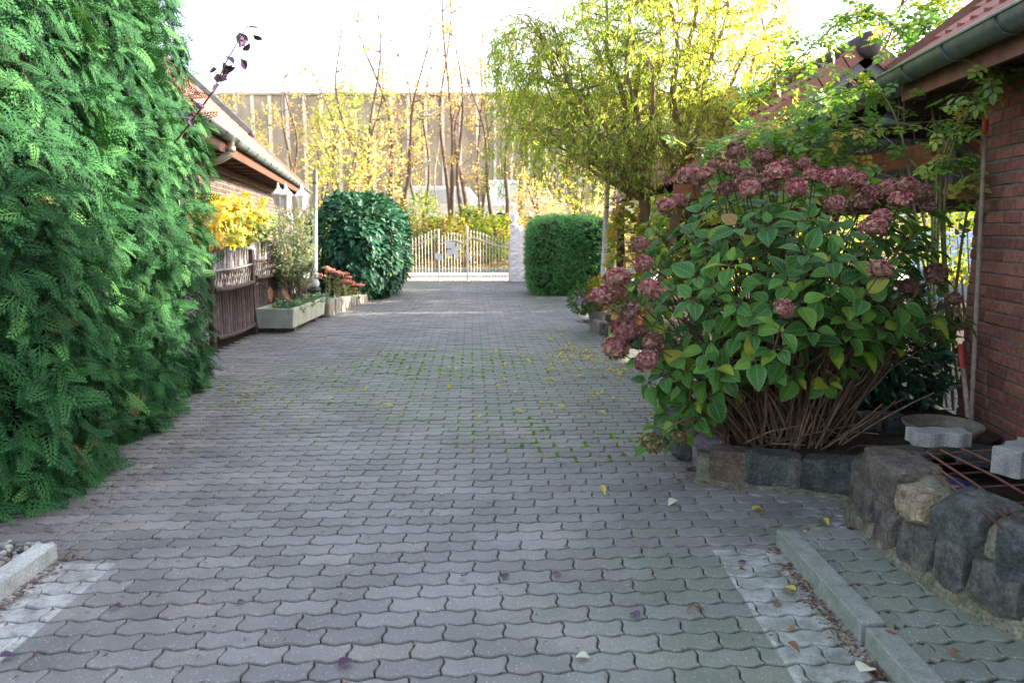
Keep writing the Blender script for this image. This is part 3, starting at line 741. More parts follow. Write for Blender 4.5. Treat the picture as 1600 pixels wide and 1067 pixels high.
m_lowg = leafm('low blue green leaves', [(0, (.05,.12,.07)), (.5, (.11,.2,.12)), (.8, (.2,.26,.1)), (.93, (.42,.3,.05)), (1, (.4,.16,.06))], .3, .5, .3)
ol = thing('willow_leaved_shrub', (-3.38, 11.9, .3), 'tall airy grey-green shrub growing in the concrete trough', 'shrub')
b = MB(); lb = MB(); Pl = []; Dl = []
for i in range(34):
    a = rng.uniform(0, 2*PI); rr = rng.random()**.6*.55; top = np.array([-3.40+rr*math.cos(a)*.75, 11.95+rr*math.sin(a), rng.uniform(1.15, 1.80)])
    p0 = np.array([-3.36+rng.normal(0, .04), 11.75+rng.normal(0, .10), .28]); mid = (p0*.45+top*.55)+np.array([rng.normal(0, .06), rng.normal(0, .06), -.1])
    t = np.linspace(0, 1, 9)[:, None]; pts = (1-t)**2*p0+2*t*(1-t)*mid+t*t*top
    b.tube(pts, np.linspace(.016 if i < 6 else .008, .002, 9), 5)
    for s in np.linspace(.38, 1, 26):
        c = (1-s)**2*p0+2*s*(1-s)*mid+s*s*top
        for _ in range(3): Pl.append(c+rng.normal(0, .045, 3)); Dl.append((rng.normal(0, .6), rng.normal(0, .6), rng.uniform(-.9, .7)))
b.build('stem', m_bark, ol, smooth=True)
N = len(Pl); lb.inst(SLEAF, np.array(Pl), frames(np.array(Dl), rdir(N), rng.uniform(.06, .12, N))); lb.build('foliage', m_olive, ol)
tl = thing('trough_perennials', (-3.3, 12.2, .3), 'low mixed green, yellow and blue-green plants at the foot of the grey pole', 'plants')
N = 900; P = np.c_[rng.uniform(-3.52, -3.10, N), rng.uniform(11.1, 13.1, N), np.zeros(N)]; P[:, 2] = .30+rng.random(N)**1.3*np.interp(P[:, 1], [11.1, 11.6, 12.2, 13.1], [.05, .12, .10, .05])
b = MB(); b.inst(OLEAF, P, frames(rdir(N)+np.array([.2, -.3, .3]), np.array([.3, -.3, 1])+rdir(N)*.3, rng.uniform(.05, .10, N)), np.clip(rng.normal(.4, .3, N)+.25*(P[:, 2]-.5), 0, 1)); b.build('foliage', m_lowg, tl)
b = MB()
for i in range(30):
    p = P[i]; b.tube([(p[0], p[1], .25), (p[0]+rng.normal(0, .03), p[1]+rng.normal(0, .03), max(.34, p[2]))], [.006, .003], 4)
b.build('stem', m_greenstem, tl)
# drooping dead leaves at the near end
dl = thing('oleander_seedling', (-3.55, 11.05, .3), 'small drooping plant with pinkish dead leaves at the near end of the trough', 'plant')
b = MB(); b.tube([(-3.45, 11.4, .28), (-3.5, 11.2, .6), (-3.6, 11.0, .72), (-3.72, 10.9, .66)], [.008, .006, .004, .002], 5); b.build('stem', m_bark, dl, smooth=True)
P = np.array([(-3.62, 10.98, .72)]*7+[(-3.7, 10.92, .67)]*7); N = len(P); b = MB(); b.inst(SLEAF, P, frames(np.c_[rng.normal(-.2, .5, N), rng.normal(-.2, .5, N), rng.uniform(-.9, .1, N)], rdir(N), rng.uniform(.09, .16, N))); b.build('foliage', m_olive, dl)
m_dead = leafm('pinkish dead leaf', [(0, (.33,.15,.10)), (1, (.40,.24,.19))], .3, .6, .2)
b = MB(); b.inst(OLEAF, np.array([(-3.50, 11.1, .66), (-3.34, 11.15, .62)]), frames(np.array([(.05, -.1, -1), (.45, .1, -.8)]), np.array([(.4, -1, .1)]*2), np.array([.24, .22]))*np.array([.6, 1, 1])[None, None, :]); b.build('dead_leaf', m_dead, dl)
# stones of the bed behind the trough
sb = thing('stone_border', (-3.15, 14, 0), 'row of pale upright border stones between the trough and the round laurel bush', 'border')
m_pales = solid('pale border stone', (.27,.25,.21), (.15,.145,.12), 9, .9, .2, .8, .02, fine=60)
ST = [stone_tpl(14, 14+k % 3*4, k*3+1, .07, chop=12) for k in range(8)]
ST2 = [stone_tpl(4, 5, 40+k, .13) for k in range(4)]
y = 12.86; k = 0
while y < 16.2:
    w = rng.uniform(.15, .26); h = np.interp(y, [12.8, 14.2, 16.2], [.30, .22, .12])
    b = MB(); b.add(ST2[k % 4][0]*np.array([.16, w*1.02, h*1.25])+np.array([-3.14+.035*(y-13)+rng.normal(0, .01), y+w/2, h*.42]), ST2[k % 4][1]); b.build('stone', m_pales, sb, smooth=True)
    y += w+.01; k += 1
sheet('planting_bed', -6, -3.12, 12.8, 21.6, .10, m_soil)
# sedum
m_sedum = leafm('pink sedum heads', [(0, (.22,.07,.06)), (.5, (.36,.14,.11)), (1, (.40,.22,.15))], .1, .8, .1)
sd = thing('sedum_clump', (-3.2, 13.9, .1), 'dusky pink sedum clump between the grey pole and the dark laurel', 'plant')
b = MB(); hb = MB(); lb = MB()
for i in range(26):
    y = rng.uniform(13.2, 15.0); x = -3.3+.07*(y-13.4)+rng.normal(0, .10); top = np.interp(y, [13.2, 13.6, 15.0], [.75, .88, .42])*rng.uniform(.72, 1)
    b.tube([(x, y, .08), (x+.05, y-.02, top)], [.008, .006], 5)
    N = 90; dd = rdir(N); dd[:, 2] = np.abs(dd[:, 2])*.45; hb.inst(peb, np.array([x+.05, y-.02, top])+dd*np.array([.085, .085, .075])*rng.random((N, 1))**.4, frames(rdir(N), rdir(N), rng.uniform(.018, .03, N)), np.clip(rng.normal(.3+.4*(i % 3)/2, .2, N), 0, 1))
    N = 14; lb.inst(OLEAF, np.c_[np.full(N, x+.03), np.full(N, y), rng.uniform(.12, top-.05, N)], frames(np.c_[rng.normal(size=(N, 2)), np.full(N, .4)], (0, 0, 1), rng.uniform(.05, .09, N)))
b.build('stem', m_greenstem, sd); hb.build('flower_heads', m_sedum, sd); lb.build('foliage', m_lowg, sd)
# poles
p0 = np.array([-3.39, 13.2, .28]); p1 = at(492, 265, 13.2)
pl = thing('lamp_pole', tuple(p0), 'plain pale grey metal pole with a black bulbous foot at the end of the trough', 'pole')
b = MB(); b.tube([p0+(0, 0, .1), p1], [.043, .040], 14); b.build('shaft', m_pole, pl, smooth=True)
b = MB(); b.lathe([(.10, -.3), (.10, .0), (.115, .03), (.115, .07), (.085, .12), (.10, .15), (.10, .18), (.065, .21)], p0, 16); b.build('foot', m_black, pl, smooth=False)
b = MB(); b.lathe([(.066, .21), (.08, .25), (.075, .30), (.05, .36), (.046, .40)], p0, 16); b.build('collar', m_pole, pl, smooth=True)
b = MB(); b.lathe([(.047, -.02), (.047, .02)], p1+np.array([0, 0, -.22]), 12); b.build('clamp', m_zinc, pl)
# candelabra lantern
lx, ly = -4.12, 14.5
ln = thing('street_lantern', (lx, ly, .0), 'old-fashioned white three-armed garden lantern showing above the shrubs', 'lantern')
b = MB(); b.tube([(lx, ly, -.02), (lx, ly, .6), (lx, ly, 1.9), (lx, ly, 2.02)], [.06, .045, .035, .03], 12); b.lathe([(.035, 1.6), (.06, 1.66), (.035, 1.72)], (lx, ly, 0), 12); b.build('post', m_whitem, ln, smooth=True)
for a, hz in ((math.radians(190), 1.88), (math.radians(265), 1.86), (math.radians(10), 1.86)):
    c = np.array([lx+.21*math.cos(a), ly+.21*math.sin(a), hz])
    b = MB(); t = np.linspace(0, 1, 7); pts = [np.array([lx, ly, 1.72])*(1-s)+np.array([c[0], c[1], hz-.03])*s+np.array([0, 0, -.10*math.sin(PI*s)]) for s in t]; b.tube(pts, .014, 6); b.build('arm', m_whitem, ln, smooth=True)
    b = MB(); b.lathe([(.02, -.04), (.055, -.01), (.062, 0)], c, 6)
    for i in range(6):
        q = i*PI/3; b.tube([c+np.array([.06*math.cos(q), .06*math.sin(q), 0]), c+np.array([.10*math.cos(q), .10*math.sin(q), .22])], .009, 4)
    b.lathe([(.135, .215), (.135, .235), (.07, .30), (.04, .335), (.022, .345), (.03, .37), (.012, .39), (.02, .41), (.004, .44)], c, 6); h = b.build('lantern_head', m_whitem, ln)
    b = MB(); b.lathe([(.052, .004), (.090, .215)], c, 6); b.build('pane', m_pane, h)
# laurel
m_laurel = leafm('cherry laurel leaves', [(0, (.012,.055,.034)), (.5, (.026,.10,.056)), (.85, (.045,.145,.075)), (1, (.08,.18,.07))], .12, .5, .22)
shrub('laurel_bush', (-3.32, 17.0, 1.06), 'large round dark glossy cherry laurel bush left of the gate', 'bush', m_laurel, (.98, 1.75, 1.12), 6500, MLEAF, (.13, .20), shell=.84, droop=.35, upw=.3, boxy=2.4)
# ================================================================= gate
GY = 21.8
def gz(y): return at(700, y, GY)[2]
def gx(x): return at(x, 400, GY)[0]
gate = thing('driveway_gate', (-1.6, GY, 0), 'white wrought iron double gate with wavy top rail and spear tips across the drive', 'gate')
def leaf(name, xa, xb, rail, par=gate, nb=None, zb=None):
    g = []; W = xb-xa; n = nb or max(3, int(W/.085))
    b = MB(); xs = np.linspace(xa, xb, 17); pts = np.c_[xs, np.full(17, GY), [rail((q-xa)/W) for q in xs]]; b.tube(pts, .017, 7)
    b.build('top_rail', m_gate, par, smooth=True)
    b = MB(); b.bar((xa, GY, .13), (xb, GY, .13), .025, .03); b.build('bottom_rail', m_zinc, par)
    b = MB()
    for i in range(1, n):
        t = i/n; x = xa+W*t; zt = rail(t)+.145
        b.tube([(x, GY-.002, .03), (x, GY-.002, zt)], .0095, 6); b.lathe([(.0095, 0), (.02, .02), (.002, .085)], (x, GY-.002, zt-.005), 6)
    b.build('bars', m_gate, par)
z385, z371, z376, z381 = gz(385), gz(371), gz(375.5), gz(381.5)
leaf('l', gx(640), gx(684.5), lambda t: z385+(z371-z385)*(.5-.5*math.cos(PI*t)))
leaf('m', gx(686.5), gx(729), lambda t: z381+(z376-z381)*math.sin(PI*np.clip(t*1.1-.05, 0, 1)))
leaf('r', gx(731), gx(794), lambda t: z371-.01+(gz(386)-z371)*(.5-.5*math.cos(PI*t)))
leaf('s', gx(622), gx(633), lambda t: z385, nb=4)
for px_, top, r_ in ((685.5, 362, .022), (730, 358, .028), (795.5, 381, .022), (633.5, 384, .03), (621, 384, .03)):
    b = MB(); b.tube([(gx(px_), GY, -.02), (gx(px_), GY, gz(top))], r_, 8); b.lathe([(r_, 0), (r_*1.4, .02), (r_*1.1, .05), (.003, .08)], (gx(px_), GY, gz(top)), 8); b.build('post', m_gate, gate)
# white plates on the gate: small sign, standing animal silhouette, lock box
b = MB(); b.box(((gx(698)+gx(711))/2, GY-.03, gz(383)), (gx(711)-gx(698), .012, gz(378)-gz(387.5))); sg = b.build('sign_plate', m_whitem, gate)
b = MB(); b.box(((gx(699)+gx(706))/2, GY-.038, gz(389.2)), (gx(706)-gx(699), .006, .016)); b.build('sign_line', m_black, sg)
an = [(314,560),(290,590),(330,520),(345,440),(345,415),(400,405),(480,390),(520,350),(545,330),(590,335),(610,370),(600,395),(560,385),(545,420),(540,480),(545,560),(560,590),(500,590),(490,520),(470,500),(420,495),(380,530),(330,585)]
f_ = lambda q: (gx(670+q[0]*90/1067)-gx(670), gz(355+q[1]*90/1067))
b = MB(); b.prism([f_(q) for q in an], -.012, O=(gx(670), GY-.035, 0), X=(1, 0, 0), Y=(0, 0, 1)); b.build('animal_silhouette', m_whitem, gate)
pl_ = [(120,480),(165,470),(215,490),(240,540),(225,600),(150,600),(118,570)]
b = MB(); b.prism([f_(q) for q in pl_], -.012, O=(gx(670), GY-.035, 0), X=(1, 0, 0), Y=(0, 0, 1)); b.build('ornament_plate', m_whitem, gate)
b = MB(); b.box((gx(732.5), GY-.04, gz(401)), (.09, .05, .19)); b.build('lock_box', m_whitem, gate, bevel=.006)
# white rendered wall and piers
def rough_wall(name, p, q, H, th, n, par, mat, seed=0):
    p = np.array(p, float); q = np.array(q, float); u = norm(q-p); L = np.linalg.norm(q-p); nn = np.array([u[1], -u[0], 0])
    b = MB(); nx = max(4, int(L/n)); nz = max(4, int(H/n)); V = []
    for j in range(nz+1):
        for i in range(nx+1):
            s, t = L*i/nx, H*j/nz; e = min(i, nx-i, j+2, nz-j); a = .030*min(1, e/2)
            d = a*(noise.noise(Vector((s*4.5, t*11, seed)))+.6*noise.noise(Vector((s*11, t*22, seed+4))))
            V.append(p+u*s+np.array([0, 0, t])+nn*d)
    w = nx+1; F = [(j*w+i, j*w+i+1, (j+1)*w+i+1, (j+1)*w+i) for j in range(nz) for i in range(nx)]
    b.add(V, F)
    V = [p, q, q-nn*th, p-nn*th]; V = V+[v+np.array([0, 0, H]) for v in V]
    b.add(V, [(4, 5, 6, 7), (1, 2, 6, 5), (2, 3, 7, 6), (3, 0, 4, 7)])
    return b.build(name, mat, par, smooth=False)
ww = thing('white_wall', (.4, 21.3, 0), 'rough white rendered garden wall and gatepost with a ball finial right of the gate', 'wall')
rough_wall('wall_face', (gx(812), 21.62, -.03), (1.05, 20.6, -.03), gz(358), .25, .035, ww, m_whitewall, 2)
rough_wall('pier', (gx(796.8), 21.72, -.03), (gx(812), 21.64, -.03), gz(352), .30, .035, ww, m_whitewall, 5)
b = MB(); c = at(803, 353, 21.8); b.lathe([(.13, -.02), (.13, .04), (.05, .07), (.05, .13), (.10, .18), (.125, .27), (.10, .36), (.04, .42), (.02, .50), (.004, .56)], c, 16); b.build('finial', m_whitem, ww, smooth=True)
lp_ = thing('gate_pier', (gx(612), 22, 0), 'cream gatepost with pointed finial left of the gate, behind the laurel', 'gatepost')
m_cream = solid('cream render', (.66,.60,.46), (.5,.45,.33), 5, .9, .2, .4, .02)
rough_wall('pier', (gx(604), 22.0, -.03), (gx(620), 22.0, -.03), 1.45, .3, .05, lp_, m_cream, 8)
b = MB(); c = np.array([gx(612), 22.15, 1.42]); b.lathe([(.14, -.02), (.14, .05), (.06, .09), (.12, .19), (.13, .27), (.07, .38), (.004, .50)], c, 12); b.build('finial', m_whitem, lp_, smooth=True)
m_ivy = leafm('sunlit ivy', [(0, (.12,.18,.03)), (.5, (.26,.30,.07)), (1, (.42,.40,.14))], .35, .5, .4)
shrub('ivy', (gx(623), 22.3, .65), 'pale yellow-green ivy on the gatepost beside the gate', 'ivy', m_ivy, (.26, .28, .72), 600, OLEAF, (.06, .11), stems=4)
# ================================================================= clipped hedge
m_hedge = leafm('clipped thuja', [(0, (.04,.15,.045)), (.5, (.08,.26,.08)), (.85, (.12,.33,.10)), (.97, (.16,.33,.10)), (1, (.2,.16,.06))], .25, .6, .3)
shrub('clipped_hedge', (1.30, 17.9, .86), 'box-shaped clipped green hedge right of the white wall', 'hedge', m_hedge, (.95, 1.05, .87), 13000, FRONDS, (.09, .15), shell=.91, boxy=5.5, lumpy=.035, upw=.45, lay_=.45)
# ================================================================= far warehouse wall
m_ware = None
def warem():
    M = Mat('grey concrete warehouse wall'); co = M.n('Mapping', {'Vector': M.coord(), 'Scale': (1, 1, .12)}).outputs[0]
    col = M.ramp(M.noise(1.4, 6, co), [(.3, (.36,.29,.215)), (.55, (.48,.39,.295)), (.75, (.56,.47,.36))])
    col = M.mix(.4, col, M.ramp(M.noise(.35, 4), [(.35, .25), (.65, .75)]), 'OVERLAY')
    return M.end(M.pbr(col, .95, .1, 0, M.bump(M.noise(6, 6), .4, .05)))
m_ware = warem(); m_rib = solid('pale ribs', (.80,.74,.63), (.62,.56,.47), 1.5, .8, .2, .2)
wh = thing('warehouse_wall', (0, 46, 1.5), 'very tall grey windowless wall with pale vertical ribs behind the trees', 'building')
b = MB(); b.box((6, 48, 4.9), (92, 4, 8.5)); b.build('wall', m_ware, wh)
b = MB(); b.box((6, 45.95, 9.12), (92, .2, .14)); b.build('top_edge', m_ware, wh)
rb = MB(); rb.box((0, 0, 0), (.15, .26, 8.0)); rib0 = None
for i in range(-27, 40):
    if rib0 is None:
        rib0 = rb.build('rib', m_rib, wh); rib0.location = (0, 0, 0); r_ = rib0
    else:
        r_ = rib0.copy(); COL.objects.link(r_); hang(r_, wh)
    r_.location = (i*1.0, 45.88, 5.0)
# ================================================================= vehicles parked behind the trees
def vehicle(name, label, cat, c, L, W, H, mat, van=True, rz=0.0):
    t = thing(name, c, label, cat); c = np.array(c)
    if van: pr = [(-L/2, .35), (L/2, .35), (L/2, .9), (L/2-.1, 1.05), (L/2-.75, 1.2), (L/2-1.3, H-.08), (L/2-1.6, H), (-L/2+.15, H), (-L/2, H-.15)]
    else: pr = [(-L/2, .32), (L/2, .32), (L/2, .70), (L/2-.9, .86), (L/2-1.6, H-.05), (L/2-1.9, H), (-L/2+1.0, H), (-L/2+.35, .95), (-L/2, .85)]
    ca_, sa_ = math.cos(rz), math.sin(rz); X = np.array([ca_, sa_, 0]); Yd = np.array([-sa_, ca_, 0])
    b = MB(); b.prism(pr, W, O=c-Yd*W/2*-1, X=X, Y=(0, 0, 1)); b.build('body', mat, t, bevel=.05)
    for s in (-1, 1):
        o = c+Yd*s*(W/2+.004)
        for a, e in (((L/2-1.35, 1.12, L/2-2.0), 0), ((L/2-2.2, 1.12, -L/2+.6), 1)) if van else (((L/2-1.5, .88, L/2-2.3), 0), ((L/2-2.4, .88, -L/2+.7), 1)):
            b = MB(); q = [(a[0], a[1]), (a[2], a[1]), (a[2], H-.18), (a[0]-.25, H-.18)]
            V = [o+X*x+np.array([0, 0, z]) for x, z in q]; b.add(V, [(0, 1, 2, 3)]); b.build('side_window', m_pane if van else m_glass, t)  # vans: pale glass colour stands in for reflected sky
        for x in (-L/2+.75, L/2-.85):
            w = MB(); R = np.stack([X, np.array([0, 0, 1.]), Yd*s], 1); w.lathe([(.2, -.1), (.31, -.1), (.31, .1), (.2, .1), (.18, .05)], c+X*x+Yd*s*(W/2-.10)+np.array([0, 0, .31]), 18, R=R); wo = w.build('wheel', m_black, t, smooth=False)
            w = MB(); w.lathe([(.185, .06), (.10, .09), (.0, .1)], c+X*x+Yd*s*(W/2-.10)+np.array([0, 0, .31]), 14, R=R, cap=False); w.build('rim', m_zincl, wo)
    return t
m_vanw = solid('white vehicle paint', (.75,.76,.78), (.7,.71,.73), 3, .3, .5, .02, speck=.05)
m_bluecar = solid('pale blue car paint', (.30,.40,.62), (.27,.36,.56), 3, .3, .5, .02, speck=.05)
vehicle('parked_van', 'white van parked behind the trees beyond the gate, nearer the left', 'van', (-3.2, 41, bz(-3.2, 41)), 4.6, 1.9, 2.0, m_vanw)
vehicle('parked_caravan', 'white high-sided van parked further right behind the tree trunks', 'van', (.8, 42.5, bz(.8, 42)), 4.4, 2.0, 2.3, m_vanw)
vehicle('parked_car', 'pale blue parked car glimpsed through the open carport', 'car', (8.1, 13.9, 0), 4.0, 1.65, 1.42, m_bluecar, van=False, rz=1.1)
# guard rail in front of the vehicles
gr = thing('guard_rail', (0, 37, 1.5), 'low pale barrier rail in front of the parked white vans', 'railing')
b = MB(); b.box((1, 37.4, bz(0, 37)+.75), (16, .06, .25)); b.build('rail', m_rib, gr)
for i in range(9):
    b = MB(); b.box((-6.5+i*1.9, 37.45, bz(-6+i*1.9, 37.4)+.35), (.1, .08, 1.0)); b.build('post', m_rib, gr)
# ================================================================= trees
def squig(p, q, n=10, w=.1, f=1.0):
    t = np.linspace(0, 1, n)[:, None]; pts = np.asarray(p)*(1-t)+np.asarray(q)*t
    ph = rng.uniform(0, 6, 3); L = np.linalg.norm(np.asarray(q)-np.asarray(p))
    off = np.stack([np.sin(t[:, 0]*f*7+ph[0]), np.sin(t[:, 0]*f*6+ph[1]), .4*np.sin(t[:, 0]*f*9+ph[2])], 1)
    off -= off[0]; return pts+off*w*L*np.sin(np.clip(t*2.2, 0, PI/2))
def bez(p, c, q, n):
    t = np.linspace(0, 1, n)[:, None]; return (1-t)**2*np.asarray(p)+2*t*(1-t)*np.asarray(c)+t*t*np.asarray(q)
m_yel = [leafm('yellowing leaves', [(0, (.20,.26,.06)), (.3, (.36,.37,.09)), (.65, (.54,.47,.15)), (.9, (.55,.42,.18)), (1, (.30,.15,.05))], .5, .6, .2),
         leafm('golden brown leaves', [(0, (.40,.34,.13)), (.4, (.52,.41,.20)), (.8, (.46,.31,.18)), (1, (.24,.12,.06))], .45, .6, .2),
         leafm('yellow green leaves', [(0, (.09,.18,.02)), (.5, (.20,.28,.03)), (.85, (.36,.33,.05)), (1, (.42,.28,.05))], .5, .6, .2)]
def bg_tree(H, spread, nleaf, mat, base, loc, label, r0=.14, forks=3, lsize=(.06, .13), group='slender autumn trees on the bank beyond the gate'):
    t = thing('autumn_tree', (0, 0, 0), label, 'tree', group)
    tb = MB(); lv = []
    for k in range(forks):
        a = k*2*PI/forks+rng.uniform(0, 1); top = np.array([math.cos(a)*spread*.55, math.sin(a)*spread*.5, H*rng.uniform(.8, 1)])
        s = squig((math.cos(a)*.06*(forks > 1), math.sin(a)*.06*(forks > 1), -.3), top, 14, .035, 1.1)
        tb.tube(s, np.linspace(r0/(1+.25*(forks-1)), .012, 14), 7)
        for i in range(16):
            u = rng.uniform(base, 1); j = min(12, int(u*13)); p = s[j]; a2 = rng.uniform(0, 2*PI); L = spread*rng.uniform(.25, .75)*(1.15-u*.7)
            q = p+np.array([math.cos(a2)*L, math.sin(a2)*L, L*rng.uniform(.1, .9)]); bp = squig(p, q, 7, .07)
            tb.tube(bp, np.linspace(.022, .005, 7), 4)
            for _ in range(4):
                c = bp[rng.integers(3, 7)]; e = c+rng.normal(0, .32, 3)*[1, 1, .8]+[0, 0, .1]; tb.tube([c, (c+e)/2+rng.normal(0, .04, 3), e], [.007, .005, .003], 3)
                for _ in range(max(1, nleaf//(forks*64))): lv.append(c+(e-c)*rng.uniform(.2, 1.15)+rng.normal(0, .09, 3))
    tb.build('trunk', m_bark, t, smooth=True)
    P = np.array(lv); N = len(P)
    b = MB(); b.inst(OLEAF, P, frames(rdir(N)-np.array([0, 0, .35]), rdir(N), rng.uniform(*lsize, N))); b.build('crown', mat, t)
    t.location = loc
    return t
protos = [bg_tree(9.5, 2.7, 2300, m_yel[0], .35, (0, 0, 0), 'x', lsize=(.06, .13)), bg_tree(11, 2.2, 800, m_yel[1], .5, (0, 0, 0), 'x', .12, 2), bg_tree(7.5, 2.6, 3000, m_yel[2], .25, (0, 0, 0), 'x', .11, 3), bg_tree(10.5, 3.0, 1500, m_yel[1], .3, (0, 0, 0), 'x', .16, 2)]
spots = [  # px of trunk, depth, proto, scale, label
 (590, 31, 0, 1.0, 'yellow tree with a forked trunk above the laurel bush, left of the gate'),
 (622, 34, 3, .95, 'brown trunked tree standing just left of the gate opening'),
 (660, 39, 1, 1.0, 'thin sparse tree behind the left gate leaf'),
 (706, 33, 1, 1.08, 'tall nearly bare tree above the middle of the gate, its top high in the sky'),
 (728, 32, 3, .82, 'straight trunked tree behind the middle gate leaf'),
 (752, 36, 1, .85, 'slim brownish tree behind the right gate leaf'),
 (784, 31, 3, .85, 'dark trunked tree just left of the ball finial'),
 (812, 35, 1, .80, 'thin twin-stemmed tree just right of the ball finial'),
 (850, 33, 2, 1.0, 'leafy yellow-green tree behind the clipped hedge'),
 (900, 37, 0, .9, 'yellow tree seen through the willow above the clipped hedge'),
 (540, 38, 2, 1.0, 'low bushy yellow-green tree right of the house eave'),
 (505, 41, 0, .85, 'bright yellow tree behind the pale lamp pole'),
 (455, 40, 3, .85, 'golden tree over the left house roof end'),
 (405, 42, 0, .8, 'pale yellow tree above the middle of the left roof'),
 (360, 43, 1, .85, 'brownish sparse tree over the left roof near the purple twig'),
 (640, 42, 0, .85, 'pale yellow tree close to the warehouse wall above the gate'),
 (960, 34, 0, .9, 'golden tree deep behind the willow trunk'),
 (1030, 38, 2, 1.1, 'yellow-green tree behind the willow crown'),
 (1262, 13.2, 2, .80, 'leafy yellow-green tree added for shade behind the carport roof')]  # last tree is added to shade the fence from the low sun
used = set()
for (px_, Y, k, s, lab) in spots:
    x = (px_-800)/1200*Y*1.0; o = protos[k] if k not in used else copy_tree(protos[k]); used.add(k)
    o.location = (x, Y, bz(x, Y)-.05); o.scale = (s, s, s*rng.uniform(.95, 1.05)); o.rotation_euler = (0, 0, rng.uniform(0, 6)); o['label'] = lab
# curly pale bare branches
m_pale = solid('pale bare branch', (.52,.46,.36), (.4,.35,.27), 10, .8, .2, .2)
cb = thing('bare_curly_tree', (at(665, 250, 36)[0], 36, 1.5), 'small tree with pale curling bare branches in front of the grey wall', 'tree')
b = MB(); c0 = at(690, 175, 36); root = at(684, 330, 36); root[2] = bz(root[0], 36)-.1
b.tube(squig(root, at(686, 168, 36), 12, .03), np.linspace(.05, .03, 12), 6); b.build('trunk', m_pale, cb, smooth=True)
for (cx_, cy_) in ((686, 170), (682, 248)):
    b = MB()
    for i in range(11):
        e = at(cx_+rng.uniform(-50, 6), cy_+rng.uniform(-14, 34), 36+rng.normal(0, .5)); s = at(cx_, cy_, 36)
        b.tube(bez(s, (s+e)/2+np.array([rng.normal(0, .3), 0, -.9*rng.random()]), e, 10), np.linspace(.035, .012, 10), 5)
    b.build('branches', m_pale, cb, smooth=True)
# undergrowth
m_under = leafm('undergrowth', [(0, (.09,.13,.03)), (.35, (.20,.22,.05)), (.65, (.38,.30,.08)), (1, (.44,.28,.12))], .4, .6, .2)
N = 11000; x = rng.uniform(-22, 18, N); y = rng.uniform(28.0, 45, N); z = bank_h(x, y)+.05+np.abs(rng.normal(0, .35, N))*(.35+.65*(lump(np.c_[x, y, 0*x], .8) > -.05))
z += np.where((np.abs(x) < 4.5) & (y > 35), -.05, 0)
k = ~((np.abs(x) < 5) & (y > 35.5) & (z-bank_h(x, y) > .4)); P = np.c_[x, y, z][k]; N = len(P)
b = MB(); b.inst(OLEAF, P, frames(rdir(N), rdir(N)+np.array([0, -.3, .6]), rng.uniform(.10, .22, N)), np.clip(.4+.35*lump(P, .5)+rng.normal(0, .2, N), 0, 1))
tag(b.build('undergrowth', m_under), 'mixed green and yellow undergrowth covering the bank beyond the road', 'undergrowth', kind='stuff')
N = 2600; x = rng.uniform(-9, 7, N); y = 26.2+np.abs(rng.normal(0, 1.5, N)); P = np.c_[x, y, bank_h(x, y)+.03]
m_fallen = leafm('brown fallen leaves', [(0, (.30,.16,.05)), (.5, (.46,.28,.08)), (1, (.5,.38,.16))], .2, .7, .2)
b = MB(); b.inst(OLEAF, P, frames(rdir(N)*[1, 1, .2], np.array([0, -.4, 1])+rdir(N)*.5, rng.uniform(.09, .17, N))); tag(b.build('leaf_litter', m_fallen), 'golden brown fallen leaves along the far kerb of the road', 'leaves', kind='stuff')
m_bgreen = leafm('green and yellow shrub leaves', [(0, (.07,.15,.03)), (.45, (.16,.24,.04)), (.75, (.34,.32,.07)), (1, (.46,.34,.10))], .45, .5, .3)
for (px_, py_, Y, rx, rz_, mat, lab) in ((655, 352, 29.5, .75, .75, m_bgreen, 'bright green shrub behind the left gate leaf'), (700, 368, 30, .8, .5, m_under, 'low yellowish shrub behind the middle gate leaf'), (735, 355, 31, .6, .8, m_bgreen, 'green shrub at the foot of the trunks behind the gate'), (775, 372, 29, .7, .55, m_yel[2], 'yellow shrub behind the right gate leaf'), (530, 300, 27.5, 1.3, 1.0, m_yel[0], 'sunlit cream-yellow shrub above the laurel bush'), (595, 310, 29, .9, .8, m_yel[1], 'orange-brown shrub above the right shoulder of the laurel'), (835, 335, 30, .9, .7, m_yel[1], 'brownish shrub above the left end of the clipped hedge'), (905, 318, 29, 1.2, 1.0, m_yel[0], 'yellow shrub above the clipped hedge')):
    p = at(px_, py_, Y); base = bz(p[0], Y)
    p[2] = max(p[2], base+.3); shrub('roadside_shrub', p, lab, 'shrub', mat, (rx, rx, max(rz_, p[2]-base)), 900, OLEAF, (.10, .2), base=base, shell=.35, core=False, lumpy=.3, stems=9)
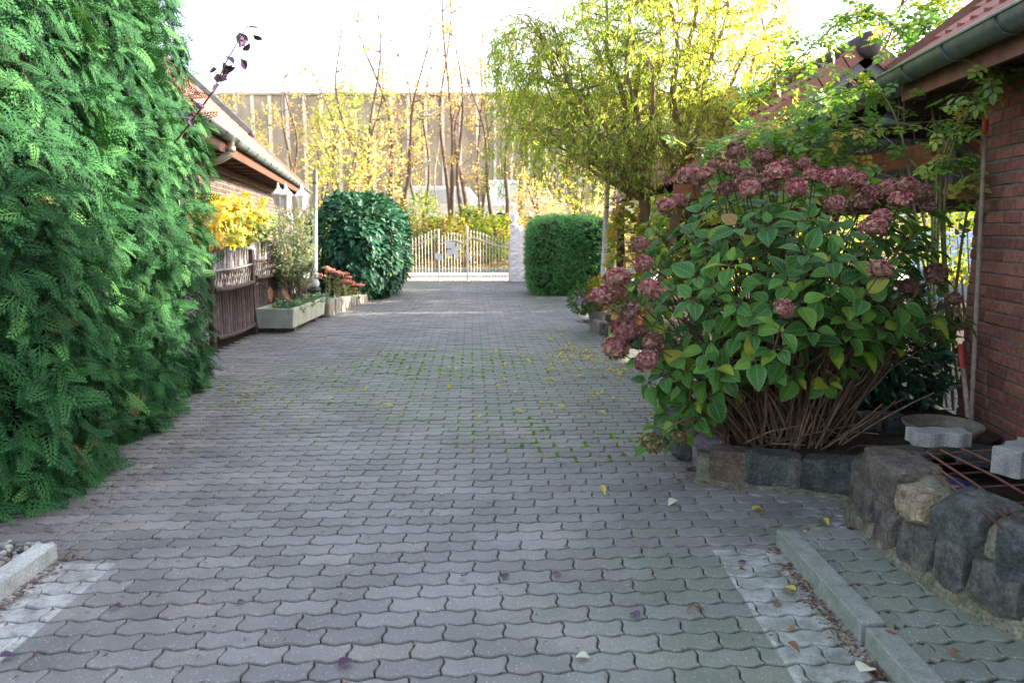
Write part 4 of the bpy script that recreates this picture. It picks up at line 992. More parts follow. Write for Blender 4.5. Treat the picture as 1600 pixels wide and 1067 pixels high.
# ================================================================= corkscrew willow
m_willow = leafm('willow leaves', [(0, (.17,.27,.06)), (.35, (.27,.39,.075)), (.7, (.38,.45,.085)), (.92, (.52,.50,.12)), (1, (.46,.38,.16))], .62, .5, .3, tcol=1.75)
wl = thing('corkscrew_willow', (1.45, 10.5, 0), 'multi-stemmed yellow-green corkscrew willow overhanging the right side of the drive', 'tree')
tb = MB(); fork = np.array([1.80, 10.55, 1.85])
tb.tube([(1.86, 10.5, -.1), (1.80, 10.5, .5), (1.76, 10.5, 1.2), fork], [.11, .095, .085, .08], 12)
sec = np.array([2.25, 10.4, 1.9]); tb.tube([(1.95, 10.5, -.1), (2.05, 10.5, .8), sec], [.08, .07, .06], 10)
LV = []; LD = []
def strand(p, d, L, n):
    """hanging twig with leaves"""
    q = p+d*L*.6+np.array([0, 0, -L*.55]); c = p+d*L*.55+np.array([0, 0, .12*L]); pts = bez(p, c, q, 6)+rng.normal(0, .012, (6, 3)); pts[0] = p
    tb.tube(pts, np.linspace(.0045, .0018, 6), 3, cap=False)
    for s in rng.random(n):
        c_ = (1-s)**2*p+2*s*(1-s)*c+s*s*q; LV.append(c_+rng.normal(0, .018, 3)); LD.append((rng.normal(0, .5), rng.normal(0, .5), -rng.uniform(.2, 1.2)))
limbs = [(fork, at(985, -60, 10.3), .055), (fork, at(965, 120, 11.6), .045), (fork, at(905, 90, 10.2), .045), (fork, at(860, 40, 9.8), .045), (fork, at(850, 150, 11), .04), (fork, at(1040, -100, 11), .055), (fork, at(900, -60, 11.6), .05), (fork, at(935, 215, 9.6), .03), (fork, at(868, 205, 10.4), .03), (fork, at(830, 90, 10.8), .035),
         (sec, at(1050, -90, 9.8), .055), (sec, at(1120, -40, 10.6), .05), (sec, at(1170, 60, 10.2), .045), (sec, at(1220, -20, 11), .04), (sec, at(1100, 130, 9.4), .035), (sec, at(1005, 60, 9.3), .04), (sec, at(1190, 150, 10.8), .03), (fork, at(1010, 190, 9.4), .03), (fork, at(930, -90, 10), .045), (sec, at(1090, -120, 10.5), .05), (sec, at(1240, 60, 10.4), .04), (fork, at(975, -20, 9.6), .04), (sec, at(1150, -100, 10), .045), (fork, at(830, 30, 10.6), .035)]
for (o_, tip, r_) in limbs:
    L = np.linalg.norm(tip-o_); mid = o_*.5+tip*.5+np.array([(tip[0]-o_[0])*.18, (tip[1]-o_[1])*.2, -.10*L*(abs(tip[0]-o_[0])/L)]); s = bez(o_, mid, tip, 22)
    ph = rng.uniform(0, 6, 2); tt = np.linspace(0, 1, 22); w = .05*np.clip(tt*4, 0, 1)*min(1, L/3); s[:, 0] += w*np.sin(tt*L*5+ph[0]); s[:, 1] += w*np.cos(tt*L*5+ph[1])
    tb.tube(s, np.linspace(r_*1.25, .008, 22), 7)
    nb = int(6+L*3.3)
    for i in range(nb):
        u = rng.uniform(.22, 1)**.7; j = min(20, int(u*21)); p = s[j]; a = rng.uniform(0, 2*PI); bl = rng.uniform(.35, 1.0)*(1.15-.45*u)
        q = p+np.array([math.cos(a)*bl, math.sin(a)*bl, bl*rng.uniform(-.15, .75)]); bp = squig(p, q, 7, .08, 1.3); tb.tube(bp, np.linspace(.011, .004, 7), 4, cap=False)
        for _ in range(7):
            c = bp[rng.integers(1, 7)]; a = rng.uniform(0, 2*PI); strand(c, np.array([math.cos(a), math.sin(a), rng.uniform(-.3, .5)]), rng.uniform(.25, .8), 14)
# the weeping left edge
for i in range(260):
    pe = at(rng.uniform(835, 1110), rng.uniform(140, 290), rng.uniform(9.3, 11.4)); strand(pe, np.array([rng.normal(0, .5), rng.normal(0, .5), -.2]), rng.uniform(.3, .7), 14)
for i in range(95):
    p = at(rng.uniform(772, 860), rng.uniform(20, 130), rng.uniform(9.8, 11)); p[2] -= .0
    if i < 26:
        tb.tube(bez(at(880+rng.uniform(-20, 20), 110+rng.uniform(-40, 40), 10.4), p+np.array([.3, 0, .35]), p, 7), np.linspace(.008, .004, 7), 4, cap=False)
        pe = p
    else: pe = at(rng.uniform(772, 850), rng.uniform(40, 230), rng.uniform(9.8, 11))
    strand(pe, np.array([rng.normal(-.2, .3), rng.normal(0, .3), -.6]), rng.uniform(.5, 1.0), 34)
tb.build('trunk', m_willowbark, wl, smooth=True)
LV = np.array(LV); LD = np.array(LD); kp = (LV[:, 2] > 2.9) | (rng.random(len(LV)) < .80); LV, LD = LV[kp], LD[kp]
P = LV; N = len(P); r = np.clip(rng.normal(.5, .2, N)+.15*lump(P, 1.2)+.12*(P[:, 0]-1), 0, 1)
b = MB(); b.inst(SLEAF, P, frames(LD, rdir(N), rng.uniform(.055, .10, N)), r); b.build('crown', m_willow, wl); print('willow leaves', N)
# ================================================================= right: dry wall, bed wall, pit
def put_stone(par, c, size, rz=0.0, r=.4, k=0, tilt=(0, 0), mat=None):
    ca_, sa_ = math.cos(rz), math.sin(rz); R = np.array([[ca_, -sa_, 0], [sa_, ca_, 0], [tilt[0], tilt[1], 1]])
    V = (ST[k % 8][0]*np.array(size)) @ R.T+np.asarray(c, float)
    b = MB(); b.add(V, ST[k % 8][1], r=r); o = b.build('stone', mat or m_stone, par, smooth=False)
    return o
dw = thing('stone_wall', (1.75, 3.1, 0), 'low curved field stone wall of mortared dark blocks round the pit', 'wall')
ys = np.linspace(1.9, 4.35, 90)
pf = [(-.07, .00), (-.055, .09), (-.02, .12), (.0, .20), (.012, .30), (.02, .38), (.07, .415), (.15, .42), (.20, .38), (.22, .0)]
V = []
for y in ys:
    for (dx, z) in pf:
        q = Vector((y*5, dx*8, z*8)); n_ = noise.noise(q)*.026+noise.noise(q*3)*.014
        zf = np.interp(y, [3.62, 3.80, 4.0, 4.35], [1, .72, .5, .4]); V.append((wall_x(y)+dx+n_, y, max(-.03, (z+.015)*zf+n_*.8)))
w = len(pf); F = [(j*w+i, j*w+i+1, (j+1)*w+i+1, (j+1)*w+i) for j in range(len(ys)-1) for i in range(w-1)]
b = MB(); b.add(V, F); b.build('mortar', m_mortar, dw, smooth=True)
top = [(3.60, .19, .17, .72), (3.33, .24, .21, .66), (3.10, .17, .15, .93), (2.87, .25, .20, .40), (2.60, .20, .21, .15), (2.36, .24, .20, .3), (2.12, .2, .2, .5)]
for i, (y, L, H, r) in enumerate(top):
    sl = math.atan(.6*(y-3.2)); put_stone(dw, (wall_x(y)+.085, y, .345+.01*(i % 2)), (.225+.03*(i % 3), L*1.0, H*1.0), rz=-sl+rng.normal(0, .09), r=r, k=i, tilt=(rng.normal(0, .07), rng.normal(0, .05)))
low = [(4.08, .20, .13, .3), (3.84, .18, .17, .62), (3.78, .17, .15, .66), (3.52, .16, .16, .55), (3.27, .17, .17, .62), (3.05, .19, .17, .55), (2.85, .12, .18, .45), (2.66, .17, .17, .5), (2.38, .27, .21, .2), (2.1, .2, .2, .4)]
for i, (y, L, H, r) in enumerate(low):
    sl = math.atan(.6*(y-3.2)); put_stone(dw, (wall_x(y)+.045, y, .185), (.19, L*1.16, H*1.2), rz=-sl+rng.normal(0, .06), r=r, k=i+3)
for (px_, py_, z, sx, sy, sz, r) in ((1405, 714, .30, .30, .18, .08, .45), (1640, 722, .28, .4, .3, .12, .3), (1540, 712, .16, .34, .24, .08, .1)):
    c = gp(px_, py_, z); put_stone(dw, c, (sx, sy, sz), rng.uniform(-.4, .4), r, int(px_) % 7)
bw = thing('bed_edging', (1.6, 4.4, 0), 'low edging of dark basalt blocks along the front of the hydrangea bed', 'wall')
A = gp(1112, 752); B = gp(1335, 778); ud = norm(B-A); rz = math.atan2(ud[1], ud[0]); nb_ = np.array([-ud[1], ud[0], 0])
def bp(px_): t = (px_-1112)/(1335-1112); return A+(B-A)*t+nb_*.07
for i, (px_, w_, h_, r) in enumerate(((1139, .225, .205, .80), (1205, .285, .215, .18), (1243.5, .075, .20, .55), (1287, .255, .215, .12), (1331, .15, .22, .2))):
    c = bp(px_); put_stone(bw, c+np.array([0, 0, .095]), (w_, .17, h_), rz+rng.normal(0, .04), r, i)
put_stone(bw, gp(1104, 738)+np.array([.03, .06, .09]), (.13, .20, .25), .35, 1.0, 6, (.12, .1))
for i, (x, y, r) in enumerate(((1.10, 4.98, .3), (1.06, 5.22, .5), (1.10, 5.46, .2), (1.22, 5.7, .4), (1.38, 5.9, .3))): put_stone(bw, (x+.05, y, .07), (.16, .22, .17), .1*i, r, i+2)
b = MB(); V = []; 
for t in np.linspace(-.12, 1.05, 40):
    c = A+(B-A)*t
    for (d, z) in ((-.075, -.02), (-.045, .008), (.0, .018), (.014, .10), (.02, .15), (.07, .165), (.13, .15), (.14, -.02)):
        q = Vector((t*14, d*9, z*9)); n_ = noise.noise(q)*.022; p = c+nb_*(d+n_); V.append((p[0], p[1], z+n_*.6))
F = [(j*8+i, j*8+i+1, (j+1)*8+i+1, (j+1)*8+i) for j in range(39) for i in range(7)]; b.add(V, F); b.build('mortar', m_mortar, bw, smooth=True)
def blob_sheet(name, poly, z, mat, amp=.03, n=34):
    poly = np.array(poly, float); c = poly.mean(0); K = len(poly); V = [(c[0], c[1], z+amp)]; 
    for j in range(1, n//3+1):
        f = j/(n//3)
        for i in range(n*2):
            t = i/(n*2)*K; a = int(t); p = poly[a % K]*(1-(t-a))+poly[(a+1) % K]*(t-a); q = c+(p-c)*f
            V.append((q[0], q[1], z+amp*(1-f**3)*(1+noise.noise(Vector((q[0]*6, q[1]*6, 1))))))
    m = n*2; F = [(0, 1+i, 1+(i+1) % m) for i in range(m)]
    for j in range(n//3-1):
        F += [(1+j*m+i, 1+(j+1)*m+i, 1+(j+1)*m+(i+1) % m, 1+j*m+(i+1) % m) for i in range(m)]
    o = MB().add(V, F).build(name, mat, smooth=True); return tag(o, kind='structure')
blob_sheet('flower_bed', [(1.14, 4.8), (1.3, 4.62), (1.95, 4.28), (2.2, 4.35), (2.7, 4.55), (3.3, 5.0), (3.35, 6.0), (2.4, 6.2), (1.5, 6.0), (1.12, 5.5)], .11, m_soil, .05)
blob_sheet('willow_bed', [(1.27, 11.35), (1.36, 10.7), (1.47, 10.1), (1.7, 9.6), (2.6, 9.4), (2.8, 12.6), (1.4, 12.6)], .10, m_soil, .05)
re = thing('stone_border', (1.36, 10.8, 0), 'row of grey stones edging the willow bed beside the plant bucket', 'border')
for i in range(7):
    t = i/6; put_stone(re, (1.27+.20*t, 11.22-1.15*t, .07), (.14, .20, .19), .15, .25+.1*(i % 3), i, mat=m_pales if i < 2 else None)
b2 = thing('stone_border', (2.2, 5.1, 0), 'short dark stone row with pale mortar in the shade under the hydrangea', 'border')
for i in range(5): put_stone(b2, (1.98+.145*i, 5.12-.02*i, .17), (.12, .14, .19), .05, .05+.03*i, i)
b = MB(); b.box((2.28, 5.16, .15), (.78, .12, .18)); b.build('mortar', m_mortar, b2, bevel=.02)
# pit contents
rm = thing('rebar_mesh', (2.3, 3.2, .43), 'rusty reinforcing mesh lying over the pit beside the stone wall', 'mesh')
for (a, c) in (((1430, 707), (1590, 822)), ((1448, 706), (1612, 824)), ((1470, 703), (1660, 806)), ((1502, 700), (1690, 790)), ((1462, 742), (1568, 826))):
    b = MB(); b.tube([gp(*a, .452), (gp(*a, .445)+gp(*c, .445))/2+np.array([.01, 0, rng.uniform(-.004, .012)]), gp(*c, .452)], .0055, 6, r=rng.random()); b.build('bar', m_rust, rm, smooth=True)
for (a, c) in (((1385, 715), (1560, 702)), ((1462, 742), (1690, 728)), ((1486, 763), (1700, 752)), ((1520, 790), (1720, 778)), ((1440, 727), (1660, 716))):
    b = MB(); b.tube([gp(*a, .44), gp(*c, .44)], .0045, 6); b.build('bar', m_rust, rm, smooth=True)
def paver_block(name, label, c, s, rz, h):
    P = TN[2]*s; n = len(P); ca_, sa_ = math.cos(rz), math.sin(rz); R = np.array([[ca_, -sa_], [sa_, ca_]]); Q = P @ R.T
    b = MB(); b.prism(Q, h, O=c); return tag(b.build(name, m_block, bevel=.004), label, 'block')
paver_block('concrete_block', 'loose grey wavy paving block lying in front of the stone bowl', gp(1477, 699, .455)+np.array([0, .06, 0]), 1.2, -.03, .07)
paver_block('concrete_block', 'grey concrete block at the right edge above the stone wall, lying on the rusty mesh', gp(1598, 742, .46)+np.array([.02, .05, 0]), 1.15, .62, .12)
bl = thing('stone_bowl', (2.72, 4.72, .1), 'shallow old stone bowl planter by the foot of the brick wall', 'bowl')
b = MB(); b.lathe([(.09, .0), (.11, .02), (.165, .09), (.205, .15), (.232, .185), (.236, .20), (.222, .204), (.19, .16), (.12, .10), (.0, .09)], (2.72, 4.72, .08), 40, cap=False); b.build('basin', m_bowl, bl, smooth=True)
b = MB(); b.lathe([(.15, .11), (.11, .15), (.06, .165), (.0, .17)], (2.70, 4.74, .08), 20, cap=False); b.build('earth', solid('dry earth', (.20,.16,.12), (.12,.1,.07), 14, .95, .1, 1, .02), bl, smooth=True)
tb_ = thing('blue_tub', (2.3, 3.5, 0), 'blue plastic tub sunk in the pit under the rusty mesh', 'tub')
c = gp(1472, 740, .33); c[0] += .06; c[1] += .20; c[2] -= .12; b = MB(); b.lathe([(.17, -.33), (.205, 0), (.22, .0), (.22, -.025), (.212, -.025), (.205, -.1), (.18, -.3)], c, 36, cap=False); b.build('tub_wall', m_bluep, tb_, smooth=True)
b = MB(); b.lathe([(.195, -.06), (.0, -.06)], c, 30, cap=False); b.build('water', m_glass, tb_)
b = MB(); b.add([(1.9, 1.9, .0), (3.6, 1.9, .0), (3.6, 4.8, .0), (2.0, 4.4, .0)], [(0, 1, 2, 3)]); tag(b.build('pit_floor', m_soil), kind='structure')
# ================================================================= right brick house
BC = np.array([3.41, 5.73, -.02]); bd = norm(np.array([-.15, -1.0, 0])); bn = np.array([bd[1], -bd[0], 0])   # bn faces the drive
rh = thing('brick_house', (3.4, 4, 0), 'red brick house corner at the right edge with red roof and zinc gutter', 'house')
b = MB(); brick_wall(b, BC, bd, 5.2, 2.72, bh=.074); R = np.stack([bn, bd, [0, 0, 1.]], 1); b.box(BC+bd*2.6-bn*.14+np.array([0, 0, 1.36]), (.26, 5.18, 2.71), R=R, m=1)
b.build('wall', [m_brick, m_mort], rh)
GA = np.array([2.98, 6.3, 2.66]); GB = GA+bd*5.6; GB[2] = 2.54
b = MB(); gutter(b, GA, GB, bn, .092); gt = b.build('gutter', m_zinc, rh, smooth=True)
b = MB(); p = (GA+GB)/2+bn*.0955+np.array([0, 0, .016]); b.bar(GA+bn*.092+np.array([0, 0, .012]), GB+bn*.092+np.array([0, 0, .012]), .022, .022); b.build('gutter_bead', m_zinc, gt, bevel=.006)
for i in range(8):
    b = MB(); p = GA+(GB-GA)*(i*.13+.10); a = np.linspace(PI, 2*PI, 9); b.tube([p+bn*math.cos(t)*.097+np.array([0, 0, 1])*math.sin(t)*.097 for t in a], .008, 5); b.build('gutter_bracket', m_zinc, gt, smooth=True)
sl = math.radians(38); rv2 = -bn*math.cos(sl)+np.array([0, 0, 1])*math.sin(sl)
b = MB(); tile_roof(b, GA-bn*.06+np.array([0, 0, .05]), norm(GB-GA), rv2, 5.6, 3.6, amp=.024); rf = b.build('roof', m_tilered, rh)
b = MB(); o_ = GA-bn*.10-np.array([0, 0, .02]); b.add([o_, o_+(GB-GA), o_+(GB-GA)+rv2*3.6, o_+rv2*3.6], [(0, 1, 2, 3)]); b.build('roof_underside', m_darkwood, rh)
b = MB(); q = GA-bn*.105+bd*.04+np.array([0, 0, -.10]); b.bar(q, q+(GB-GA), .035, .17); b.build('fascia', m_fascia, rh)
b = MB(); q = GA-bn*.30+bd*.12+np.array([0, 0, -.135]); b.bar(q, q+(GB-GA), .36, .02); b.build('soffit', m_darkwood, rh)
b = MB(); q = GA-bn*.16+bd*.1+np.array([0, 0, -.09]); b.bar(q, q-bn*1.8+np.array([0, 0, 0]), .12, .16); b.build('end_beam', m_fascia, rh)
b = MB(); b.bar(GA-bn*.02+np.array([0, 0, .03])-bd*.03, GA-bn*.02+np.array([0, 0, .03])-bd*.03+rv2*3.6, .04, .17, up=(0, 0, 1)); b.build('verge_board', m_fascia, rh)
# ================================================================= carport with gable roof
cp = thing('open_carport', (3.7, 9, 0), 'open timber carport with red tiled gable roof and grey boarded gable, behind the rose', 'carport')
ap = at(1350, 66, 8.5); pit = math.radians(38.5); hwL = 1.8; hwR = 2.1
for sgn, hw in ((-1, hwL), (1, hwR)):
    v = np.array([-sgn*math.cos(pit), 0, math.sin(pit)]); W = hw/math.cos(pit)
    O = np.array([ap[0]+sgn*hw, 8.42, ap[2]-hw*math.tan(pit)])
    b = MB(); tile_roof(b, O, (0, 1, 0), v, 6.6, W, amp=.022); b.build('roof', m_tilered, cp)  # roof run lengthened backwards to cast shade on the drive
    b = MB(); nb2 = 7
    for i in range(nb2):   # stepped verge tiles
        p = O+v*(W*i/nb2); q = O+v*(W*(i+1.06)/nb2); up = np.cross((0, 1, 0), v); up = up if up[2] > 0 else -up
        lift = up*(.012+.0*i); b.bar(p+lift+np.array([0, -.02-.012*(i % 2)*0, 0])-up*.045, q+lift-up*.06+np.array([0, -.02, 0]), .035, .17, up=up, r=rng.random())
    b.build('verge_tiles', m_tilered, cp, bevel=.004)
    b = MB(); up = np.cross((0, 1, 0), v); up = up if up[2] > 0 else -up; b.bar(O-up*.17+np.array([0, .03, 0]), O+v*W-up*.17+np.array([0, .03, 0]), .05, .12, up=up); b.build('barge_board', m_boards, cp)
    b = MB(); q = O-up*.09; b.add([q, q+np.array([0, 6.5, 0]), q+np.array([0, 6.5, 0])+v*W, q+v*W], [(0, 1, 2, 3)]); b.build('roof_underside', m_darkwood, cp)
b = MB(); b.lathe([(.0, 0), (.115, .0), (.135, .02), (.135, 6.6), (.0, 6.6)], ap+np.array([0, -.17, -.055]), 16, R=np.array([[1, 0, 0], [0, 0, 1], [0, -1, 0.]]), cap=False); b.build('ridge_cap', solid('dark ridge tile', (.05,.03,.035), (.03,.02,.025), 6, .6, .4, .2), cp, smooth=True)
zb_ = ap[2]-hwL*math.tan(pit)
b = MB(); x = ap[0]-hwL+.12
while x < ap[0]+hwR-.1:
    zt_ = ap[2]-abs(x+.06-ap[0])*math.tan(pit)-.16
    if zt_ > zb_: b.box((x+.06, 8.62, (zt_+zb_-.05)/2), (.115, .03, zt_-zb_+.05), r=rng.random())
    x += .122
b.build('gable_boards', m_boards, cp, bevel=.003)
b = MB(); b.box((ap[0], 8.56, zb_-.12), (hwL+hwR, .10, .16)); b.build('tie_beam', m_beam, cp)
for (x, y) in ((ap[0]-hwL+.15, 8.6), (ap[0]+hwR-.1, 8.6), (ap[0]-hwL+0.15, 14.8), (ap[0]+hwR-.1, 14.8)):
    b = MB(); b.box((x, y, zb_/2-.06), (.13, .13, zb_-.06)); b.build('post', m_darkwood, cp, bevel=.006)
# lean-to roof linking carport and house
lt = thing('lean_to_roof', (4.2, 7.1, 2.5), 'dark flat timber roof joining the brick house to the carport', 'roof')
b = MB(); b.box((4.9, 7.12, 2.60), (3.5, 2.6, .10)); b.build('deck', m_darkwood, lt)
b = MB()
for i in range(5): b.box((4.85, 6.1+i*.55, 2.49), (3.3, .08, .13))
b.build('rafters', m_darkwood, lt)
b = MB(); b.bar(at(1335, 262, 8.1), at(1475, 236, 6.1), .10, .17); b.build('edge_beam', m_beam, lt)
b = MB(); b.box((6.6, 7.72, 1.5), (.08, 4.15, 3.1)); b.build('back_wall', m_darkwood, lt)  # unseen wall, widened and raised to stop sun patches on the drive
dk = at(1395, 188, 6.9); b = MB(); b.lathe([(.02, .10), (.05, .08), (.13, -.02), (.14, -.06), (.13, -.06), (.04, .05)], dk, 18, cap=False); b.tube([dk+np.array([0, 0, .08]), (dk[0], dk[1], 2.55)], .006, 6)
tag(b.build('hanging_lamp', m_zinc, smooth=True), 'small grey round lamp shade hanging under the dark lean-to roof', 'lamp')
shrub('yellow_shrub', (6.95, 11.6, 1.28), 'sunlit yellow-green shrub seen through the open carport above the pale blue car', 'shrub', m_yel[2], (1.0, .8, .62), 1300, OLEAF, (.06, .12), base=0, core=False, shell=.4, lumpy=.25)
for (x, y, r_, h_, lab) in ((5.1, 16.3, 2.1, 3.6, 'dense green shrub added behind the willow to shade the drive, just beyond the carport'), (4.8, 19.0, 1.6, 3.7, 'tall dense shrub added to shade the drive, between the clipped hedge and the carport'), (4.9, 21.4, 1.5, 3.5, 'farthest tall shrub added for shade behind the clipped hedge')):
    shrub('shade_shrub', (x, y, h_*.5), lab, 'shrub', m_bgreen, (r_, 1.75, h_*.55), 3200, OLEAF, (.09, .16), base=0, shell=.85, lumpy=.2)  # dense shrubs added to keep low sun off the far drive
# tools
ht = thing('long_handle', (3.25, 5.4, 0), 'tall grey wooden tool handle with a red tip leaning on the brick wall', 'tool')
h1 = at(1540, 190, 5.35); h0 = at(1522, 560, 5.30); dirh = h0-h1; h00 = h1+dirh*((.11-h1[2])/dirh[2])
b = MB(); b.tube([h00, h1], [.0155, .0145], 10); b.build('handle', m_handle, ht, smooth=True)
b = MB(); b.tube([h1+dirh*.055, h1-dirh*.004, h1-dirh*.012], [.0185, .0185, .010], 10); b.build('red_cap', m_red, ht, smooth=True)
b = MB(); b.box(h00+np.array([-.04, 0, -.02]), (.16, .02, .06), rz=.2); b.build('blade', m_rust, ht)
t2 = thing('short_handle', (3.2, 5.2, 0), 'short tool handle with an orange grip leaning in the brick wall corner', 'tool')
h1 = at(1501, 540, 5.2); h0 = at(1513, 652, 5.1); b = MB(); b.tube([h0, h1], .016, 10); b.build('handle', m_handle, t2, smooth=True)
b = MB(); b.tube([h1*.68+h0*.32, h1, h1+np.array([0, 0, .012])], [.0185, .0185, .01], 10); b.build('grip', m_red, t2, smooth=True)
# right pole
p0 = np.array([1.40, 12.0, .05]); p1 = at(950, 279, 12.0)
pr_ = thing('leaning_pole', tuple(p0), 'thin white pole leaning slightly beside the willow trunk', 'pole')
b = MB(); b.tube([p0, (p0+p1)/2, p1], [.044, .040, .037], 12); b.build('shaft', m_pole, pr_, smooth=True)
b = MB(); q = p0+(p1-p0)*.9; b.lathe([(.042, -.012), (.042, .012)], q, 12); b.lathe([(.042, -.01), (.042, .01)], p0+(p1-p0)*.80, 12); b.build('clamp', m_black, pr_)
# bucket, pots and plants
bk = thing('plant_bucket', (1.24, 11.45, 0), 'grey zinc bucket planted with asters at the corner of the willow bed', 'bucket')
m_gpot = solid('grey plastic pot', (.22,.23,.24), (.17,.18,.18), 6, .5, .4, .1)
b = MB(); b.lathe([(.095, .0), (.135, .255), (.142, .262), (.142, .278), (.128, .278), (.12, .23), (0, .23)], (1.27, 11.42, -.005), 24, cap=False); b.build('pot', m_gpot, bk, smooth=True)
m_aster = leafm('lilac aster petals', [(0, (.30,.16,.38)), (.6, (.50,.32,.56)), (1, (.62,.42,.62))], .3, .6, .2)
m_green = leafm('mid green leaves', [(0, (.03,.10,.02)), (.5, (.06,.16,.035)), (.85, (.12,.22,.05)), (1, (.3,.3,.06))], .3, .5, .3)
m_gold = leafm('golden leaves', [(0, (.10,.17,.03)), (.4, (.25,.26,.04)), (.8, (.42,.33,.05)), (1, (.40,.18,.04))], .4, .5, .3)
shrub('aster_plant', (1.06, 11.35, .42), 'aster plant with lilac flowers spilling left out of the grey bucket', 'plant', m_green, (.22, .22, .24), 900, SLEAF, (.05, .09), base=.25, shell=.4, stems=8, core=False)
asters = bpy.data.objects['aster_plant']
N = 34; d = rdir(N); d[:, 0] = -np.abs(d[:, 0]); d[:, 2] = np.abs(d[:, 2])*.8-.1; c = np.array([1.06, 11.35, .42])+d*[.24, .22, .25]
for i in range(N):
    b = MB(); a = np.arange(9)*2*PI/9; nn = norm(d[i]+np.array([0, -.5, .4])); X = norm(np.cross(nn, [0, 0, 1])); Y = np.cross(nn, X)
    dd = np.cos(a)[:, None]*X+np.sin(a)[:, None]*Y; b.inst(SLEAF, np.repeat(c[i][None], 9, 0), frames(dd, nn, .032)); b.build('flower', m_aster, asters)
shrub('golden_plant', (1.32, 11.5, .52), 'yellow-green bushy plant in the middle of the grey bucket', 'plant', m_gold, (.20, .18, .24), 600, SLEAF, (.06, .11), base=.25, shell=.3, stems=8, core=False)
tp = thing('terracotta_pot', (1.56, 10.0, .1), 'terracotta flower pot half hidden behind the hydrangea', 'pot')
b = MB(); b.lathe([(.10, 0), (.145, .22), (.165, .225), (.165, .27), (.145, .27), (.13, .2), (0, .2)], (1.55, 9.9, .12), 24, cap=False); b.build('pot', m_terra, tp, smooth=True)
shrub('potted_plant', (1.55, 9.9, .55), 'small leafy plant in the terracotta pot', 'plant', m_green, (.2, .2, .25), 300, OLEAF, (.05, .09), base=.36, shell=.3, stems=6, core=False)
shrub('creeper', (1.52, 10.28, 1.0), 'yellow and russet creeper climbing the leaning willow trunk', 'creeper', m_gold, (.24, .18, .82), 520, VLEAF, (.06, .12), base=.1, shell=.5, stems=4, core=False)
m_rhodo = leafm('dark evergreen leaves', [(0, (.012,.04,.02)), (.6, (.025,.075,.035)), (.97, (.05,.11,.04)), (1, (.45,.42,.05))], .12, .35, .5)
shrub('evergreen_shrub', (2.85, 5.95, .50), 'dark low evergreen shrub in the shade between the hydrangea and the brick wall', 'shrub', m_rhodo, (.58, .38, .52), 1300, MLEAF, (.09, .14), base=.1, shell=.45, stems=8, lumpy=.2)
# ================================================================= climbing rose
m_rose = leafm('rose leaves', [(0, (.045,.13,.025)), (.35, (.10,.22,.035)), (.7, (.17,.29,.05)), (.93, (.30,.34,.06)), (.97, (.45,.32,.07)), (1, (.42,.22,.12))], .42, .45, .4)
PINN = [(0, 0, 0, 1)]
def pinn_tpl():
    V = []; F = []
    for (y, a, s) in ((.30, 1.0, .36), (.30, -1.0, .36), (.58, .9, .40), (.58, -.9, .40), (.70, 0, .48)):
        n = len(V); ca_, sa_ = math.cos(a), math.sin(a); R = np.array([[ca_, sa_, 0], [-sa_, ca_, 0], [0, 0, 1]])
        o = np.array([.03*np.sign(a), y, -.2*y*y])
        V += list((OLEAF[0]*np.array([1.15, 1, 1])*s) @ R.T+o); F += [tuple(i+n for i in f) for f in OLEAF[1]]
    n = len(V); V += [np.array(q, float) for q in ((-.012, 0, 0), (.012, 0, 0), (.008, .7, -.1), (-.008, .7, -.1))]; F.append((n, n+1, n+2, n+3))
    return np.array(V), F, np.zeros((len(V), 3))
PIN = pinn_tpl()
rs = thing('climbing_rose', (3.05, 6.2, .1), 'rambling climbing rose with light green leaves covering the carport front and house corner', 'climber')
canes = [[(1500, 660, 5.9), (1478, 420, 5.6), (1482, 260, 5.5), (1530, 150, 5.2), (1610, 60, 4.9)], [(1440, 640, 6.2), (1456, 330, 6.1), (1405, 235, 6.3), (1330, 200, 6.6), (1190, 240, 6.9)],
         [(1450, 640, 6.2), (1470, 200, 6.6), (1432, 80, 6.9), (1375, 26, 7.1), (1330, 24, 7.2), (1280, 62, 7.3), (1220, 118, 7.4), (1150, 165, 7.5)], [(1445, 640, 6.2), (1425, 300, 6.3), (1380, 150, 6.6), (1300, 150, 6.9), (1180, 205, 7.1), (1105, 250, 7.2)],
         [(1450, 640, 6.3), (1440, 330, 6.4), (1350, 262, 6.6), (1250, 222, 6.8), (1140, 268, 6.9)], [(1455, 640, 6.2), (1460, 200, 6.5), (1420, 110, 6.7), (1440, 50, 6.8), (1475, 5, 6.8)], [(1470, 640, 6), (1500, 400, 5.7), (1510, 300, 5.6), (1470, 215, 5.8), (1400, 190, 6.2)],
         [(1480, 640, 6), (1440, 400, 6), (1390, 300, 6.3), (1260, 290, 6.6)], [(1490, 640, 5.9), (1470, 300, 5.6), (1500, 190, 5.4), (1560, 110, 5.1), (1600, 85, 5)]]
tb2 = MB(); Pl = []; Dl = []
